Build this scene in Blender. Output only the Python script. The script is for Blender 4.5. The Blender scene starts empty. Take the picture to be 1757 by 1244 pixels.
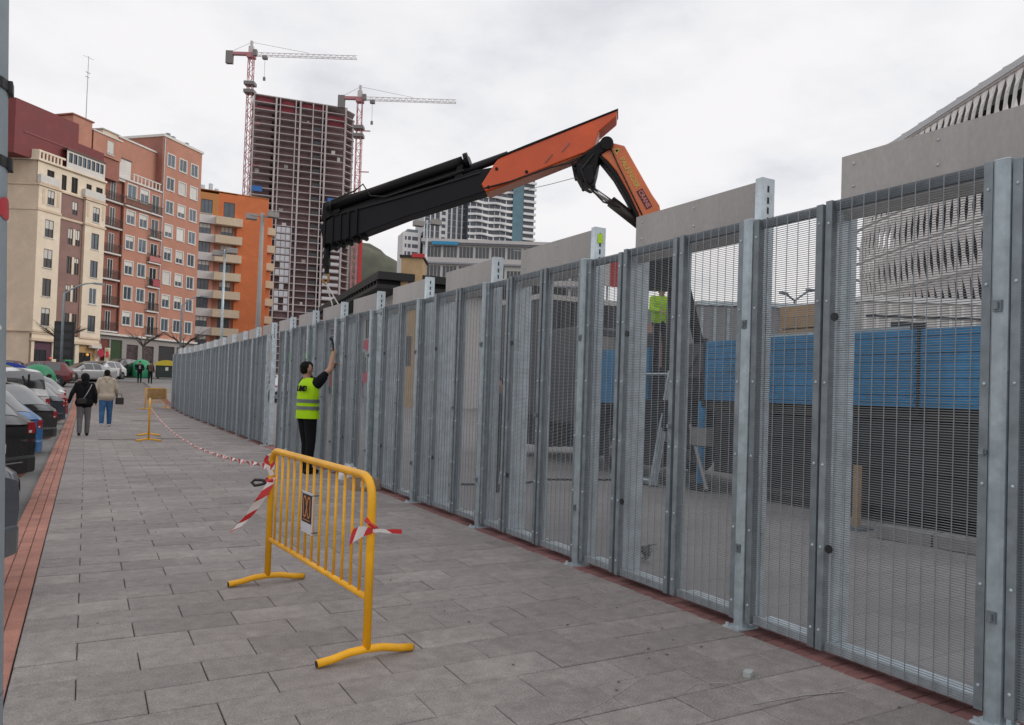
import bpy, math, random
from math import sin, cos, pi, radians, sqrt, exp, atan2
from mathutils import Vector, Matrix
random.seed(7)
S = bpy.context.scene
COL = S.collection

# ------------------------------------------------------------------ camera
cam_d = bpy.data.cameras.new('camera'); cam = bpy.data.objects.new('camera', cam_d); COL.objects.link(cam)
yaw, pitch, roll = radians(29.367), radians(1.2), radians(1.9)
fw = Vector((sin(yaw)*cos(pitch), cos(yaw)*cos(pitch), sin(pitch)))
r0 = Vector((cos(yaw), -sin(yaw), 0)); u0 = r0.cross(fw)
rt = r0*cos(roll) + u0*sin(roll); up = u0*cos(roll) - r0*sin(roll)
m = Matrix((rt, up, -fw)).transposed().to_4x4(); m.translation = (0, 0, 1.55)
cam.matrix_world = m
cam_d.sensor_width = 36; cam_d.lens = 36*1297/1757; cam_d.shift_y = 0.01312
cam_d.clip_start = 0.05; cam_d.clip_end = 9000
S.camera = cam
S.render.resolution_x, S.render.resolution_y = 1024, 725

# ------------------------------------------------------------------ sky (bright overcast, sun veiled by cloud off to the right)
SUN_EL, SUN_AZ = radians(26), radians(112)          # azimuth measured from +Y towards +X
world = bpy.data.worlds.new('World'); S.world = world; world.use_nodes = True
wn = world.node_tree; wn.nodes.clear()
def wN(t, **k):
    n = wn.nodes.new(t)
    for a, b in k.items(): setattr(n, a, b)
    return n
bg = wN('ShaderNodeBackground'); wo = wN('ShaderNodeOutputWorld'); wn.links.new(bg.outputs[0], wo.inputs[0])
sky = wN('ShaderNodeTexSky'); sky.sky_type = 'NISHITA'; sky.sun_disc = False
sky.sun_elevation = SUN_EL; sky.sun_rotation = SUN_AZ; sky.air_density = 1.0; sky.dust_density = 2.0
tc = wN('ShaderNodeTexCoord'); sep = wN('ShaderNodeSeparateXYZ'); wn.links.new(tc.outputs['Generated'], sep.inputs[0])
# cloud deck seen in perspective: divide direction by its height
zc = wN('ShaderNodeMath', operation='MAXIMUM'); wn.links.new(sep.outputs['Z'], zc.inputs[0]); zc.inputs[1].default_value = 0.0
za = wN('ShaderNodeMath', operation='ADD'); wn.links.new(zc.outputs[0], za.inputs[0]); za.inputs[1].default_value = 0.22
dv = wN('ShaderNodeVectorMath', operation='DIVIDE'); wn.links.new(tc.outputs['Generated'], dv.inputs[0])
cb = wN('ShaderNodeCombineXYZ')
for i in range(3): wn.links.new(za.outputs[0], cb.inputs[i])
wn.links.new(cb.outputs[0], dv.inputs[1])
n1 = wN('ShaderNodeTexNoise'); n1.inputs['Scale'].default_value = 1.9; n1.inputs['Detail'].default_value = 6; n1.inputs['Roughness'].default_value = 0.55
wn.links.new(dv.outputs[0], n1.inputs['Vector'])
rp = wN('ShaderNodeValToRGB'); wn.links.new(n1.outputs['Fac'], rp.inputs[0])
rp.color_ramp.elements[0].position = 0.33; rp.color_ramp.elements[0].color = (0.69, 0.70, 0.745, 1)
rp.color_ramp.elements[1].position = 0.56; rp.color_ramp.elements[1].color = (0.90, 0.885, 0.895, 1)
e = rp.color_ramp.elements.new(0.45); e.color = (0.83, 0.83, 0.855, 1)
# slight warm veil low over the horizon
hz = wN('ShaderNodeMapRange'); wn.links.new(sep.outputs['Z'], hz.inputs['Value'])
hz.inputs['From Min'].default_value = 0.0; hz.inputs['From Max'].default_value = 0.22; hz.inputs['To Min'].default_value = 0.75; hz.inputs['To Max'].default_value = 0.0
mw = wN('ShaderNodeMix', data_type='RGBA'); wn.links.new(hz.outputs[0], mw.inputs[0]); wn.links.new(rp.outputs[0], mw.inputs[6]); mw.inputs[7].default_value = (0.93, 0.865, 0.82, 1)
# thin clear component of the blue sky above the deck
sm = wN('ShaderNodeMix', data_type='RGBA'); sm.blend_type = 'MIX'; sm.inputs[0].default_value = 0.97
sc = wN('ShaderNodeVectorMath', operation='SCALE'); wn.links.new(sky.outputs[0], sc.inputs[0]); sc.inputs['Scale'].default_value = 0.10
wn.links.new(sc.outputs[0], sm.inputs[6]); wn.links.new(mw.outputs[2], sm.inputs[7])
wn.links.new(sm.outputs[2], bg.inputs[0]); bg.inputs[1].default_value = 1.0

sun_d = bpy.data.lights.new('sun', 'SUN'); sun_d.energy = 1.2; sun_d.angle = radians(30); sun_d.color = (1.0, 0.93, 0.85)
sun = bpy.data.objects.new('sun', sun_d); COL.objects.link(sun)
sdir = Vector((sin(SUN_AZ)*cos(SUN_EL), cos(SUN_AZ)*cos(SUN_EL), sin(SUN_EL)))
sun.rotation_euler = sdir.to_track_quat('Z', 'Y').to_euler(); sun.location = (30, 30, 60)
vs = S.view_settings; vs.view_transform = 'Standard'; vs.look = 'None'; vs.exposure = 0.09; vs.gamma = 1.0; vs.use_curve_mapping = False

# ------------------------------------------------------------------ terrain height: level near, street climbs ahead
def gz(y):
    if y < 34: return 0.0
    if y < 46: t = (y-34)/12; return 0.27*t*t
    if y < 100: return 0.27 + 0.048*(y-46)
    if y < 135: t = (y-100)/35; return 2.862 + 1.68*(t-0.5*t*t)
    return 3.702

# ------------------------------------------------------------------ materials
MATS = {}
def mat(name, col, rough=0.6, metal=0.0, var=0.12, scale=6.0, rnd=0.0, bump=0.0, bscale=80.0, island=False, fine=0.0, spec=0.5, coat=0.0, stretch=None, wp=False, stain=0.0):
    if name in MATS: return MATS[name]
    m = bpy.data.materials.new(name); m.use_nodes = True; t = m.node_tree; N = t.nodes; L = t.links
    b = N['Principled BSDF']; b.inputs['Roughness'].default_value = rough; b.inputs['Metallic'].default_value = metal
    b.inputs['Specular IOR Level'].default_value = spec; b.inputs['Coat Weight'].default_value = coat
    co = N.new('ShaderNodeTexCoord'); mp = N.new('ShaderNodeMapping'); L.new(N.new('ShaderNodeNewGeometry').outputs['Position'] if wp else co.outputs['Object'], mp.inputs[0])
    if stretch: mp.inputs['Scale'].default_value = stretch
    no = N.new('ShaderNodeTexNoise'); no.inputs['Scale'].default_value = scale; no.inputs['Detail'].default_value = 5; no.inputs['Roughness'].default_value = 0.6
    L.new(mp.outputs[0], no.inputs['Vector'])
    mr = N.new('ShaderNodeMapRange'); L.new(no.outputs['Fac'], mr.inputs[0])
    mr.inputs[1].default_value = 0.3; mr.inputs[2].default_value = 0.7; mr.inputs[3].default_value = 1-var; mr.inputs[4].default_value = 1+var
    val = mr.outputs[0]
    def mul(a, bsock):
        x = N.new('ShaderNodeMath'); x.operation = 'MULTIPLY'; L.new(a, x.inputs[0]); L.new(bsock, x.inputs[1]); return x.outputs[0]
    if fine:
        f = N.new('ShaderNodeTexNoise'); f.inputs['Scale'].default_value = bscale*1.3; f.inputs['Detail'].default_value = 3; L.new(mp.outputs[0], f.inputs['Vector'])
        fr = N.new('ShaderNodeMapRange'); L.new(f.outputs['Fac'], fr.inputs[0]); fr.inputs[1].default_value = .3; fr.inputs[2].default_value = .7; fr.inputs[3].default_value = 1-fine; fr.inputs[4].default_value = 1+fine
        val = mul(val, fr.outputs[0])
    if rnd or island:
        src = N.new('ShaderNodeNewGeometry').outputs['Random Per Island'] if island else N.new('ShaderNodeObjectInfo').outputs['Random']
        rr = N.new('ShaderNodeMapRange'); L.new(src, rr.inputs[0]); rr.inputs[3].default_value = 1-(rnd or .1); rr.inputs[4].default_value = 1+(rnd or .1)
        val = mul(val, rr.outputs[0])
    if stain:                                                # pale dusty patches and small dark spots of old gum and oil
        for sc_, lo, hi, v in ((0.8, .50, .66, 1+stain), (2.3, .56, .74, 1+stain*.8), (9.0, .66, .74, 1-stain*1.6), (1.4, .60, .72, 1-stain)):
            q = N.new('ShaderNodeTexNoise'); q.inputs['Scale'].default_value = sc_; q.inputs['Detail'].default_value = 8; q.inputs['Roughness'].default_value = .65; q.inputs['Distortion'].default_value = .4; L.new(mp.outputs[0], q.inputs['Vector'])
            qr = N.new('ShaderNodeMapRange'); L.new(q.outputs['Fac'], qr.inputs[0]); qr.inputs[1].default_value = lo; qr.inputs[2].default_value = hi; qr.inputs[3].default_value = 1; qr.inputs[4].default_value = v
            val = mul(val, qr.outputs[0])
    vm = N.new('ShaderNodeVectorMath'); vm.operation = 'SCALE'; vm.inputs[0].default_value = col[:3]; L.new(val, vm.inputs['Scale'])
    L.new(vm.outputs[0], b.inputs['Base Color'])
    # roughness breakup
    rm = N.new('ShaderNodeMapRange'); L.new(no.outputs['Fac'], rm.inputs[0]); rm.inputs[3].default_value = max(.02, rough-.1); rm.inputs[4].default_value = min(1, rough+.1); L.new(rm.outputs[0], b.inputs['Roughness'])
    if bump:
        bn = N.new('ShaderNodeTexNoise'); bn.inputs['Scale'].default_value = bscale; bn.inputs['Detail'].default_value = 4; L.new(mp.outputs[0], bn.inputs['Vector'])
        bu = N.new('ShaderNodeBump'); bu.inputs['Strength'].default_value = bump; bu.inputs['Distance'].default_value = 0.01; L.new(bn.outputs['Fac'], bu.inputs['Height']); L.new(bu.outputs[0], b.inputs['Normal'])
    MATS[name] = m; return m
def emit_mat(name, col, e):
    m = mat(name, col, 0.5); b = m.node_tree.nodes['Principled BSDF']; b.inputs['Emission Color'].default_value = (*col, 1); b.inputs['Emission Strength'].default_value = e; return m
def glass_mat(name, col, rough=0.08):
    return mat(name, col, rough, 0.0, 0.25, 0.8, rnd=0.35, spec=0.8)

# ------------------------------------------------------------------ mesh helper
class MB:
    def __init__(s): s.v = []; s.f = []; s.mi = []; s.cur = 0
    def quad(s, a, b, c, d): i = len(s.v); s.v += [tuple(a), tuple(b), tuple(c), tuple(d)]; s.f.append((i, i+1, i+2, i+3)); s.mi.append(s.cur); return s
    def box(s, x0, x1, y0, y1, z0, z1, M=None):
        i = len(s.v); P = [(x0,y0,z0),(x1,y0,z0),(x1,y1,z0),(x0,y1,z0),(x0,y0,z1),(x1,y0,z1),(x1,y1,z1),(x0,y1,z1)]
        if M is not None: P = [tuple(M @ Vector(p)) for p in P]
        s.v += P
        for q in ((0,3,2,1),(4,5,6,7),(0,1,5,4),(1,2,6,5),(2,3,7,6),(3,0,4,7)): s.f.append(tuple(i+k for k in q)); s.mi.append(s.cur)
        return s
    def cbox(s, x0, x1, y0, y1, z0, z1, c=0.01, M=None):   # box with all edges chamfered on the xy outline and top
        pts = [(x0+c,y0),(x1-c,y0),(x1,y0+c),(x1,y1-c),(x1-c,y1),(x0+c,y1),(x0,y1-c),(x0,y0+c)]
        return s.prism([(x, y) for x, y in pts], z0, z1, M)
    def prism(s, poly, z0, z1, M=None):                     # polygon in xy extruded in z (ccw)
        n = len(poly); i = len(s.v)
        P = [(x, y, z0) for x, y in poly] + [(x, y, z1) for x, y in poly]
        if M is not None: P = [tuple(M @ Vector(p)) for p in P]
        s.v += P
        s.f.append(tuple(i+k for k in reversed(range(n)))); s.f.append(tuple(i+n+k for k in range(n))); s.mi += [s.cur]*2
        for k in range(n): k2 = (k+1) % n; s.f.append((i+k, i+k2, i+n+k2, i+n+k)); s.mi.append(s.cur)
        return s
    def tube(s, p0, p1, r0, r1=None, n=8, caps=True):
        return s.path([p0, p1], [r0, r0 if r1 is None else r1], n, caps)
    def path(s, pts, r, n=8, caps=True, flat=None):
        pts = [Vector(p) for p in pts]; k = len(pts)
        rr = r if isinstance(r, (list, tuple)) else [r]*k
        i0 = len(s.v); prev = None
        for a in range(k):
            d = (pts[min(a+1, k-1)]-pts[max(a-1, 0)]).normalized()
            if prev is None:
                h = Vector((0, 0, 1)) if abs(d.z) < 0.9 else Vector((1, 0, 0)); u = d.cross(h).normalized()
            else:
                u = (prev - d*prev.dot(d)).normalized()
            prev = u; w = d.cross(u)
            for q in range(n):
                t = 2*pi*q/n; fl = flat if flat else 1.0
                s.v.append(tuple(pts[a] + (u*cos(t) + w*sin(t)*fl)*rr[a]))
        for a in range(k-1):
            for q in range(n):
                q2 = (q+1) % n; s.f.append((i0+a*n+q, i0+a*n+q2, i0+(a+1)*n+q2, i0+(a+1)*n+q)); s.mi.append(s.cur)
        if caps:
            s.f.append(tuple(i0+q for q in reversed(range(n)))); s.f.append(tuple(i0+(k-1)*n+q for q in range(n))); s.mi += [s.cur]*2
        return s
    def sphere(s, c, r, nu=12, nv=8, sc=(1, 1, 1), v0=0.0, v1=1.0):
        i0 = len(s.v)
        for a in range(nv+1):
            ph = pi*(v0+(v1-v0)*a/nv)
            for q in range(nu):
                t = 2*pi*q/nu; s.v.append((c[0]+r*sc[0]*sin(ph)*cos(t), c[1]+r*sc[1]*sin(ph)*sin(t), c[2]+r*sc[2]*cos(ph)))
        for a in range(nv):
            for q in range(nu):
                q2 = (q+1) % nu; s.f.append((i0+a*nu+q, i0+(a+1)*nu+q, i0+(a+1)*nu+q2, i0+a*nu+q2)); s.mi.append(s.cur)
        return s
    def grid(s, rows, close=False):                        # rows: list of lists of points
        i0 = len(s.v); n = len(rows[0])
        for r in rows: s.v += [tuple(p) for p in r]
        for a in range(len(rows)-1):
            for q in range(n if close else n-1):
                q2 = (q+1) % n; s.f.append((i0+a*n+q, i0+a*n+q2, i0+(a+1)*n+q2, i0+(a+1)*n+q)); s.mi.append(s.cur)
        return s
    def xf(s, M): s.v = [tuple(M @ Vector(p)) for p in s.v]; return s
    def mesh(s, name, mats, smooth=False):
        me = bpy.data.meshes.new(name); me.from_pydata(s.v, [], s.f)
        for mm in (mats if isinstance(mats, (list, tuple)) else [mats]): me.materials.append(mm)
        if any(s.mi): me.polygons.foreach_set('material_index', s.mi)
        if smooth: me.polygons.foreach_set('use_smooth', [True]*len(me.polygons))
        me.update(); return me
    def build(s, name, mats, parent=None, smooth=False, loc=None, rz=0, bevel=0):
        return put(name, s.mesh(name, mats, smooth), parent, loc, rz, bevel)
def put(name, me, parent=None, loc=None, rz=0, bevel=0):
    o = bpy.data.objects.new(name, me); COL.objects.link(o)
    if parent is not None: o.parent = parent
    if loc is not None: o.location = loc
    if rz: o.rotation_euler = (0, 0, rz)
    if bevel:
        b = o.modifiers.new('bevel', 'BEVEL'); b.width = bevel; b.segments = 2; b.limit_method = 'ANGLE'
    return o
def tag(o, label, cat, group=None, kind=None):
    if label: o['label'] = label
    if cat: o['category'] = cat
    if group: o['group'] = group
    if kind: o['kind'] = kind
    return o
def thing(name, label, cat, loc=(0, 0, 0), rz=0, group=None):
    o = put(name, None, None, loc, rz); return tag(o, label, cat, group)
def struct(o, stuff=False): o['kind'] = 'stuff' if stuff else 'structure'; return o
def copy_tree(o, parent=None):
    c = o.copy(); COL.objects.link(c); c.parent = parent
    for ch in o.children: copy_tree(ch, c)
    return c
def text_mesh(name, body, size, material, thick=0.002, shear=0.0, bold=0.0, align='CENTER'):
    cu = bpy.data.curves.new(name, 'FONT'); cu.body = body; cu.size = size; cu.extrude = thick; cu.shear = shear; cu.offset = bold
    cu.align_x = align; cu.align_y = 'CENTER'; cu.resolution_u = 3
    o = bpy.data.objects.new(name, cu); COL.objects.link(o)
    dg = bpy.context.evaluated_depsgraph_get(); me = bpy.data.meshes.new_from_object(o.evaluated_get(dg))
    bpy.data.objects.remove(o); bpy.data.curves.remove(cu); me.materials.clear(); me.materials.append(material); return me
def basis(origin, xa, ya):
    xa = Vector(xa).normalized(); ya = Vector(ya); ya = (ya - xa*ya.dot(xa)).normalized(); za = xa.cross(ya)
    m = Matrix((xa, ya, za)).transposed().to_4x4(); m.translation = Vector(origin); return m

# common materials
galv = mat('galvanised_steel', (0.355, 0.42, 0.455), 0.45, 0.35, 0.24, 9, rnd=0.12, bump=0.15, bscale=25, stain=.2)
galv_light = mat('galvanised_steel_light', (0.50, 0.57, 0.61), 0.42, 0.3, 0.22, 8, rnd=0.12, stain=.2)
galv_dark = mat('weathered_steel', (0.215, 0.25, 0.275), 0.5, 0.35, 0.22, 9, rnd=0.14, stain=.25)
wire = mat('mesh_wire', (0.26, 0.28, 0.30), 0.45, 0.5, 0.1, 4)
black = mat('black_plastic', (0.012, 0.012, 0.014), 0.5)
white = mat('white_paint', (0.78, 0.78, 0.77), 0.5, var=0.05)
rubber = mat('rubber', (0.02, 0.02, 0.022), 0.8)
red = mat('red_plastic', (0.55, 0.03, 0.035), 0.45)
# ================================================================== SETTING
asphalt = mat('asphalt', (0.20, 0.195, 0.19), 0.85, var=0.15, scale=1.2, bump=0.3, bscale=120, fine=0.12)
earth = mat('ground_grey', (0.17, 0.165, 0.16), 0.9, var=0.2, scale=0.3)
def sheet(name, x0, x1, y0, y1, dz, m, step=2.0):
    b = MB(); n = max(1, int((y1-y0)/step)); rows = []
    for i in range(n+1):
        y = y0+(y1-y0)*i/n; rows.append([(x0, y, gz(y)+dz), (x1, y, gz(y)+dz)])
    rows = [r[::-1] for r in rows]
    b.grid(rows); o = b.build(name, m); return struct(o)
# ground out to the horizon
b = MB(); ys = [-300, -40, 0, 34, 38, 42, 46, 60, 80, 100, 107, 114, 121, 128, 135, 300, 900, 2500, 6000]
b.grid([[(4000, y, gz(y)-0.35), (-4000, y, gz(y)-0.35)] for y in ys]); struct(b.build('ground', earth))
sheet('road', -60, -0.56, -20, 130, -0.07, asphalt)
sheet('cross_street', -0.56, 40, 68, 88, 0.006, asphalt)

# ---- sidewalk: slabs 60 x 30 cm in running bond
slab_m = mat('granite_paving', (0.272, 0.245, 0.234), 0.74, var=0.17, scale=11, rnd=0.13, bump=0.7, bscale=80, fine=0.24, wp=True, stain=.26)
slab_far = mat('granite_paving_far', (0.272, 0.245, 0.234), 0.74, var=0.15, scale=9, rnd=0.13, island=True, bump=0.4, bscale=95, fine=0.26, wp=True, stain=.26)
joint_m = mat('joint_sand', (0.13, 0.117, 0.11), 0.95, var=0.6, scale=2.2, wp=True)
XL, XR = -0.28, 3.87
pav = sheet('pavement', XL, XR, -1.0, 68, -0.022, joint_m)
def slab_mesh(w, d):
    c, g = 0.006, 0.0028
    b = MB(); x0, x1, y0, y1 = -w/2+g, w/2-g, -d/2+g, d/2-g
    lo = [(x0, y0, -.018), (x1, y0, -.018), (x1, y1, -.018), (x0, y1, -.018)]
    mi = [(x0, y0, -.004), (x1, y0, -.004), (x1, y1, -.004), (x0, y1, -.004)]
    tp = [(x0+c, y0+c, 0), (x1-c, y0+c, 0), (x1-c, y1-c, 0), (x0+c, y1-c, 0)]
    b.grid([lo, mi, tp], close=True); b.quad(*tp); return b
cache = {}
near, count = [], 0
far = MB()
rows = [( -0.9 + 0.30*k + 0.148) for k in range(229)]
order = []
for k, yc in enumerate(rows):
    off = 0.015 if k % 2 else 0.315
    xs = [XL] + [off+0.6*i for i in range(-1, 8) if XL+0.08 < off+0.6*i < XR-0.08] + [XR]
    for a, c in zip(xs[:-1], xs[1:]): order.append((yc, (a+c)/2, c-a))
vis = [o for o in order if o[0] > 2.1][:300]; vset = set((o[0], o[1]) for o in vis)
for yc, xc, w in order:
    dz = random.uniform(-0.0022, 0.0022); tx, ty = random.uniform(-.004, .004), random.uniform(-.007, .007)
    if (yc, xc) in vset:
        key = round(w, 3)
        if key not in cache: cache[key] = slab_mesh(w, 0.30).mesh('paving_slab', slab_m)
        o = put('paving_slab', cache[key], pav, (xc, yc, dz)); o.rotation_euler = (ty, tx, random.uniform(-.004, .004))
    else:
        s = slab_mesh(w, 0.30); s.xf(Matrix.Translation((xc, yc, gz(yc)+dz)))
        far.v, i = far.v + s.v, len(far.v); far.f += [tuple(q+i for q in f) for f in s.f]; far.mi += s.mi
if True:
    o = far.build('distant_paving_slabs', slab_far, pav); o['kind'] = 'stuff'
# drain slots and lifted joints across the far sidewalk
slot_m = mat('drain_slot', (0.09, 0.085, 0.083), 0.9)
for x, y, w in ((0.75, 21.7, .85), (1.95, 21.9, .6), (2.0, 31.5, .9), (1.9, 38.5, 1.2), (2.7, 26.6, .6)):
    MB().box(-w/2, w/2, -.03, .03, 0, 0.006).build('drain_slot', slot_m, pav, loc=(x, y, gz(y)+.003))

# chewing gum spots, and scraped chalk arcs
rs = random.Random(21); b = MB()
for i in range(34):
    y = 2.3+rs.random()**1.6*16; x = rs.uniform(-.2, 3.7); r = rs.uniform(.004, .012)
    b.prism([(x+r*cos(t)*rs.uniform(.7, 1.2), y+r*sin(t)*rs.uniform(.7, 1.2)) for t in [2*pi*k/7 for k in range(7)]], .0035, .0048)
o = b.build('gum_spots', mat('gum', (.12, .11, .106), .8), pav); o['kind'] = 'stuff'
chalk = mat('chalk', (.36, .34, .33), .9, var=.3, scale=30)
for pts in ([(2.75, 3.0), (2.95, 3.08), (3.1, 3.02), (3.12, 2.85), (3.02, 2.66), (2.9, 2.55)], [(1.55, 2.75), (1.9, 2.95), (2.35, 3.1), (2.75, 3.28)], [(3.0, 2.75), (3.35, 2.72), (3.6, 2.66)], [(.3, 3.1), (.55, 3.3), (.9, 3.35)]):
    n = len(pts); MB().grid([[(pts[k][0]-.004, pts[k][1]-.004, .0045), (pts[k][0]+.004, pts[k][1]+.004, .0045)] for k in range(n)]).build('chalk_mark', chalk, pav)

# ---- kerb strip of red clay pavers
kerb_m = mat('red_clay_paver', (0.40, 0.185, 0.14), 0.8, var=0.16, scale=3, rnd=0.13, bump=0.3, bscale=70, fine=0.14, wp=True, stain=.14)
kerb_far = mat('red_clay_paver_far', (0.40, 0.185, 0.14), 0.8, var=0.16, scale=3, rnd=0.13, island=True, fine=0.1, wp=True)
b = MB(); b.grid([[(XL-.004, y, gz(y)-.014), (-0.565, y, gz(y)-.014), (-0.565, y, gz(y)-.25)] for y in range(0, 69)])
kerb = struct(b.build('kerb', joint_m))
bm_ = slab_mesh(0.094, 0.205); km = bm_.mesh('brick', kerb_m); farb = MB(); kn = 0
for k in range(0, 330):
    y = 2.6+0.2*k
    for c in range(3):
        x = XL-.05-.0945*c
        if kn < 300 and y > 3.4:
            o = put('brick', km, kerb, (x, y+0.06*c, random.uniform(-.002, .002))); o.rotation_euler = (random.uniform(-.004, .004), random.uniform(-.012, .012), random.uniform(-.01, .01)); kn += 1
        else:
            i = len(farb.v); farb.v += [(p[0]+x, p[1]+y+0.06*c, p[2]+gz(y)) for p in bm_.v]; farb.f += [tuple(q+i for q in f) for f in bm_.f]; farb.mi += bm_.mi
o = farb.build('distant_bricks', kerb_far, kerb); o['kind'] = 'stuff'

# ---- red brick edging under the fence
edge_m = mat('crimson_brick', (0.215, 0.10, 0.095), 0.8, var=0.22, scale=4, rnd=0.16, bump=0.4, bscale=60, fine=0.14, wp=True, stain=.25)
edge_far = mat('crimson_brick_far', (0.22, 0.10, 0.095), 0.8, var=0.18, scale=4, rnd=0.16, island=True)
b = MB(); b.grid([[(4.14, y, gz(y)-.012), (XR+.004, y, gz(y)-.012)] for y in range(-1, 69)])
edg = struct(b.build('brick_edging', joint_m)); bm_ = slab_mesh(0.10, 0.20); bm2 = slab_mesh(0.20, 0.10); em = bm2.mesh('brick', edge_m); farb = MB(); kn = 0
for k in range(0, 490):
    y = 0.4+0.1*k
    for c in range(2):
        x = XR+.07+.2*c
        if kn < 300 and y > 1.9 and y < 22:
            o = put('brick', em, edg, (x, y, random.uniform(-.003, .003))); o.rotation_euler = (random.uniform(-.01, .01), random.uniform(-.01, .01), random.uniform(-.02, .02)); kn += 1
        else:
            i = len(farb.v); farb.v += [(p[0]+x, p[1]+y, p[2]+gz(y)) for p in bm2.v]; farb.f += [tuple(q+i for q in f) for f in bm2.f]; farb.mi += bm2.mi
o = farb.build('distant_bricks', edge_far, edg); o['kind'] = 'stuff'

# ---- plaza behind the fence (pale concrete slabs, joints too fine to see through the mesh)
pm = mat('plaza_concrete', (0.27, 0.255, 0.25), 0.8, var=0.2, scale=0.5, bump=0.2, bscale=60, fine=0.08)
t = pm.node_tree; bt = t.nodes.new('ShaderNodeTexBrick'); bt.inputs['Scale'].default_value = 1.0; bt.inputs['Brick Width'].default_value = .8; bt.inputs['Row Height'].default_value = .4
bt.inputs['Mortar Size'].default_value = .012; bt.inputs['Color1'].default_value = (1, 1, 1, 1); bt.inputs['Color2'].default_value = (.93, .93, .93, 1); bt.inputs['Mortar'].default_value = (.82, .82, .82, 1)
tco = t.nodes.new('ShaderNodeTexCoord'); t.links.new(tco.outputs['Object'], bt.inputs['Vector'])
pb = t.nodes['Principled BSDF']; src = pb.inputs['Base Color'].links[0].from_socket; mx = t.nodes.new('ShaderNodeMix'); mx.data_type = 'RGBA'; mx.blend_type = 'MULTIPLY'; mx.inputs[0].default_value = 1
t.links.new(src, mx.inputs[6]); t.links.new(bt.outputs['Color'], mx.inputs[7]); t.links.new(mx.outputs[2], pb.inputs['Base Color'])
sheet('plaza', 4.14, 90, -20, 68, -0.004, pm)

# ---- hills
def hill(name, cx, cy, rx, ry, h, m, rot=0, seed=1, n=48):
    from mathutils import noise
    b = MB(); R = []
    for i in range(n+1):
        row = []
        for j in range(n+1):
            u, v = -1+2*i/n, -1+2*j/n
            e_ = max(0, 1-(u*u+v*v)); z = h*(e_**0.8)*(1+0.25*noise.noise((u*3+seed, v*3, 0)))+h*0.05*noise.noise((u*9, v*9+seed, 3))*e_
            x, y = u*rx, v*ry
            row.append((cx+x*cos(rot)-y*sin(rot), cy+x*sin(rot)+y*cos(rot), z))
        R.append(row)
    b.grid(R); return struct(b.build(name, m, smooth=True))
hill_m = mat('hill_grass', (0.085, 0.088, 0.066), 0.95, var=0.45, scale=0.03)
hill('hill', 300, 900, 330, 180, 172, hill_m, rot=-0.5)
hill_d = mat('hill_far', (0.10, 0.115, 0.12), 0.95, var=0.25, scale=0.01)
hill('hill', 2050, 1700, 1500, 500, 300, hill_d, rot=-0.75, seed=5)
hill('hill', 1500, 2300, 900, 400, 170, hill_d, rot=-0.75, seed=9)
# ================================================================== PERIMETER FENCE
FX = 3.94; TOP = 2.79
posts = [0.55, 2.07] + [3.72+1.97*k for k in range(21)]
mesh_cache = {}
def fence_mesh(w, h):
    key = (round(w, 2), round(h, 2))
    if key not in mesh_cache:
        b = MB(); r = .0024; z = 0.0
        n = int(h/0.0135)
        for k in range(n+1):
            z = h*k/n; a = [(0.003, 0, z-r), (0.003-1.2*r, 0, z), (0.003, 0, z+r), (0.003+1.2*r, 0, z)]
            b.grid([a, [(p[0], w, p[2]) for p in a]], close=True)
        nv = max(2, int(w/0.0762))
        for k in range(nv+1):
            y = 0.008+(w-.016)*k/nv; q_ = .0034; a = [(-.004-q_, y, 0), (-.004, y-q_, 0), (-.004+q_, y, 0), (-.004, y+q_, 0)]
            b.grid([a, [(p[0], p[1], h) for p in a]], close=True)
        mesh_cache[key] = b.mesh('wire_mesh', wire)
    return mesh_cache[key]
fence = thing('perimeter_fence', 'long galvanised steel perimeter fence of mesh leaves and posts along the sidewalk', 'fence', (FX, 2.07, 0))
F0 = Vector((FX, 2.07, 0))
def loc(y, dz=0.0, dx=0.0): return Vector((FX+dx, y, gz(y)+dz)) - F0
# --- shared meshes
b = MB(); b.cbox(-.040, .040, -.040, .040, 0.012, TOP-.012, .014); post_me = b.mesh('post', galv)
b = MB(); b.box(-.095, .095, -.07, .07, 0, .012); base_me = b.mesh('base_plate', galv_light)
bolts_me = MB().tube((0, 0, .0125), (0, 0, .032), .012, n=6).mesh('anchor_bolt', galv_light)
b = MB(); b.box(-.054, -.0395, -.022, .022, -.028, .028); b.tube((-.062, 0, -.018), (-.062, 0, .018), .012, n=8); latch_me = b.mesh('hinge', galv_dark)
b = MB(); b.sphere((0, 0, 0), .0095, 8, 4, (.7, 1, 1)); bolt_me = b.mesh('bolt', galv_light, True)
b = MB(); b.tube((-.004, 0, 0), (.003, 0, 0), .026, n=14); disc_me = b.mesh('lock_disc', black)
b = MB(); b.tube((-.006, 0, 0), (.004, 0, 0), .02, n=10); b.box(-.02, 0, -.012, .012, -.012, .012); knob_me = b.mesh('lock_knob', galv_dark)
def fin(h, d=.20):
    key = ('f', round(h, 2), d)
    if key not in mesh_cache:                                # deep ribbed return plate behind each stile
        b = MB(); rows = []
        prof = [(0.012, 0), (d*.30, 0), (d*.33, .010), (d*.38, .010), (d*.41, 0), (d*.62, 0), (d*.65, .010), (d*.70, .010), (d*.73, 0), (d, 0), (d, .03), (.012, .03)]
        b.prism([(x, y) for x, y in prof], 0, h); mesh_cache[key] = b.mesh('return_plate', galv_light)
    return mesh_cache[key]
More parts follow.
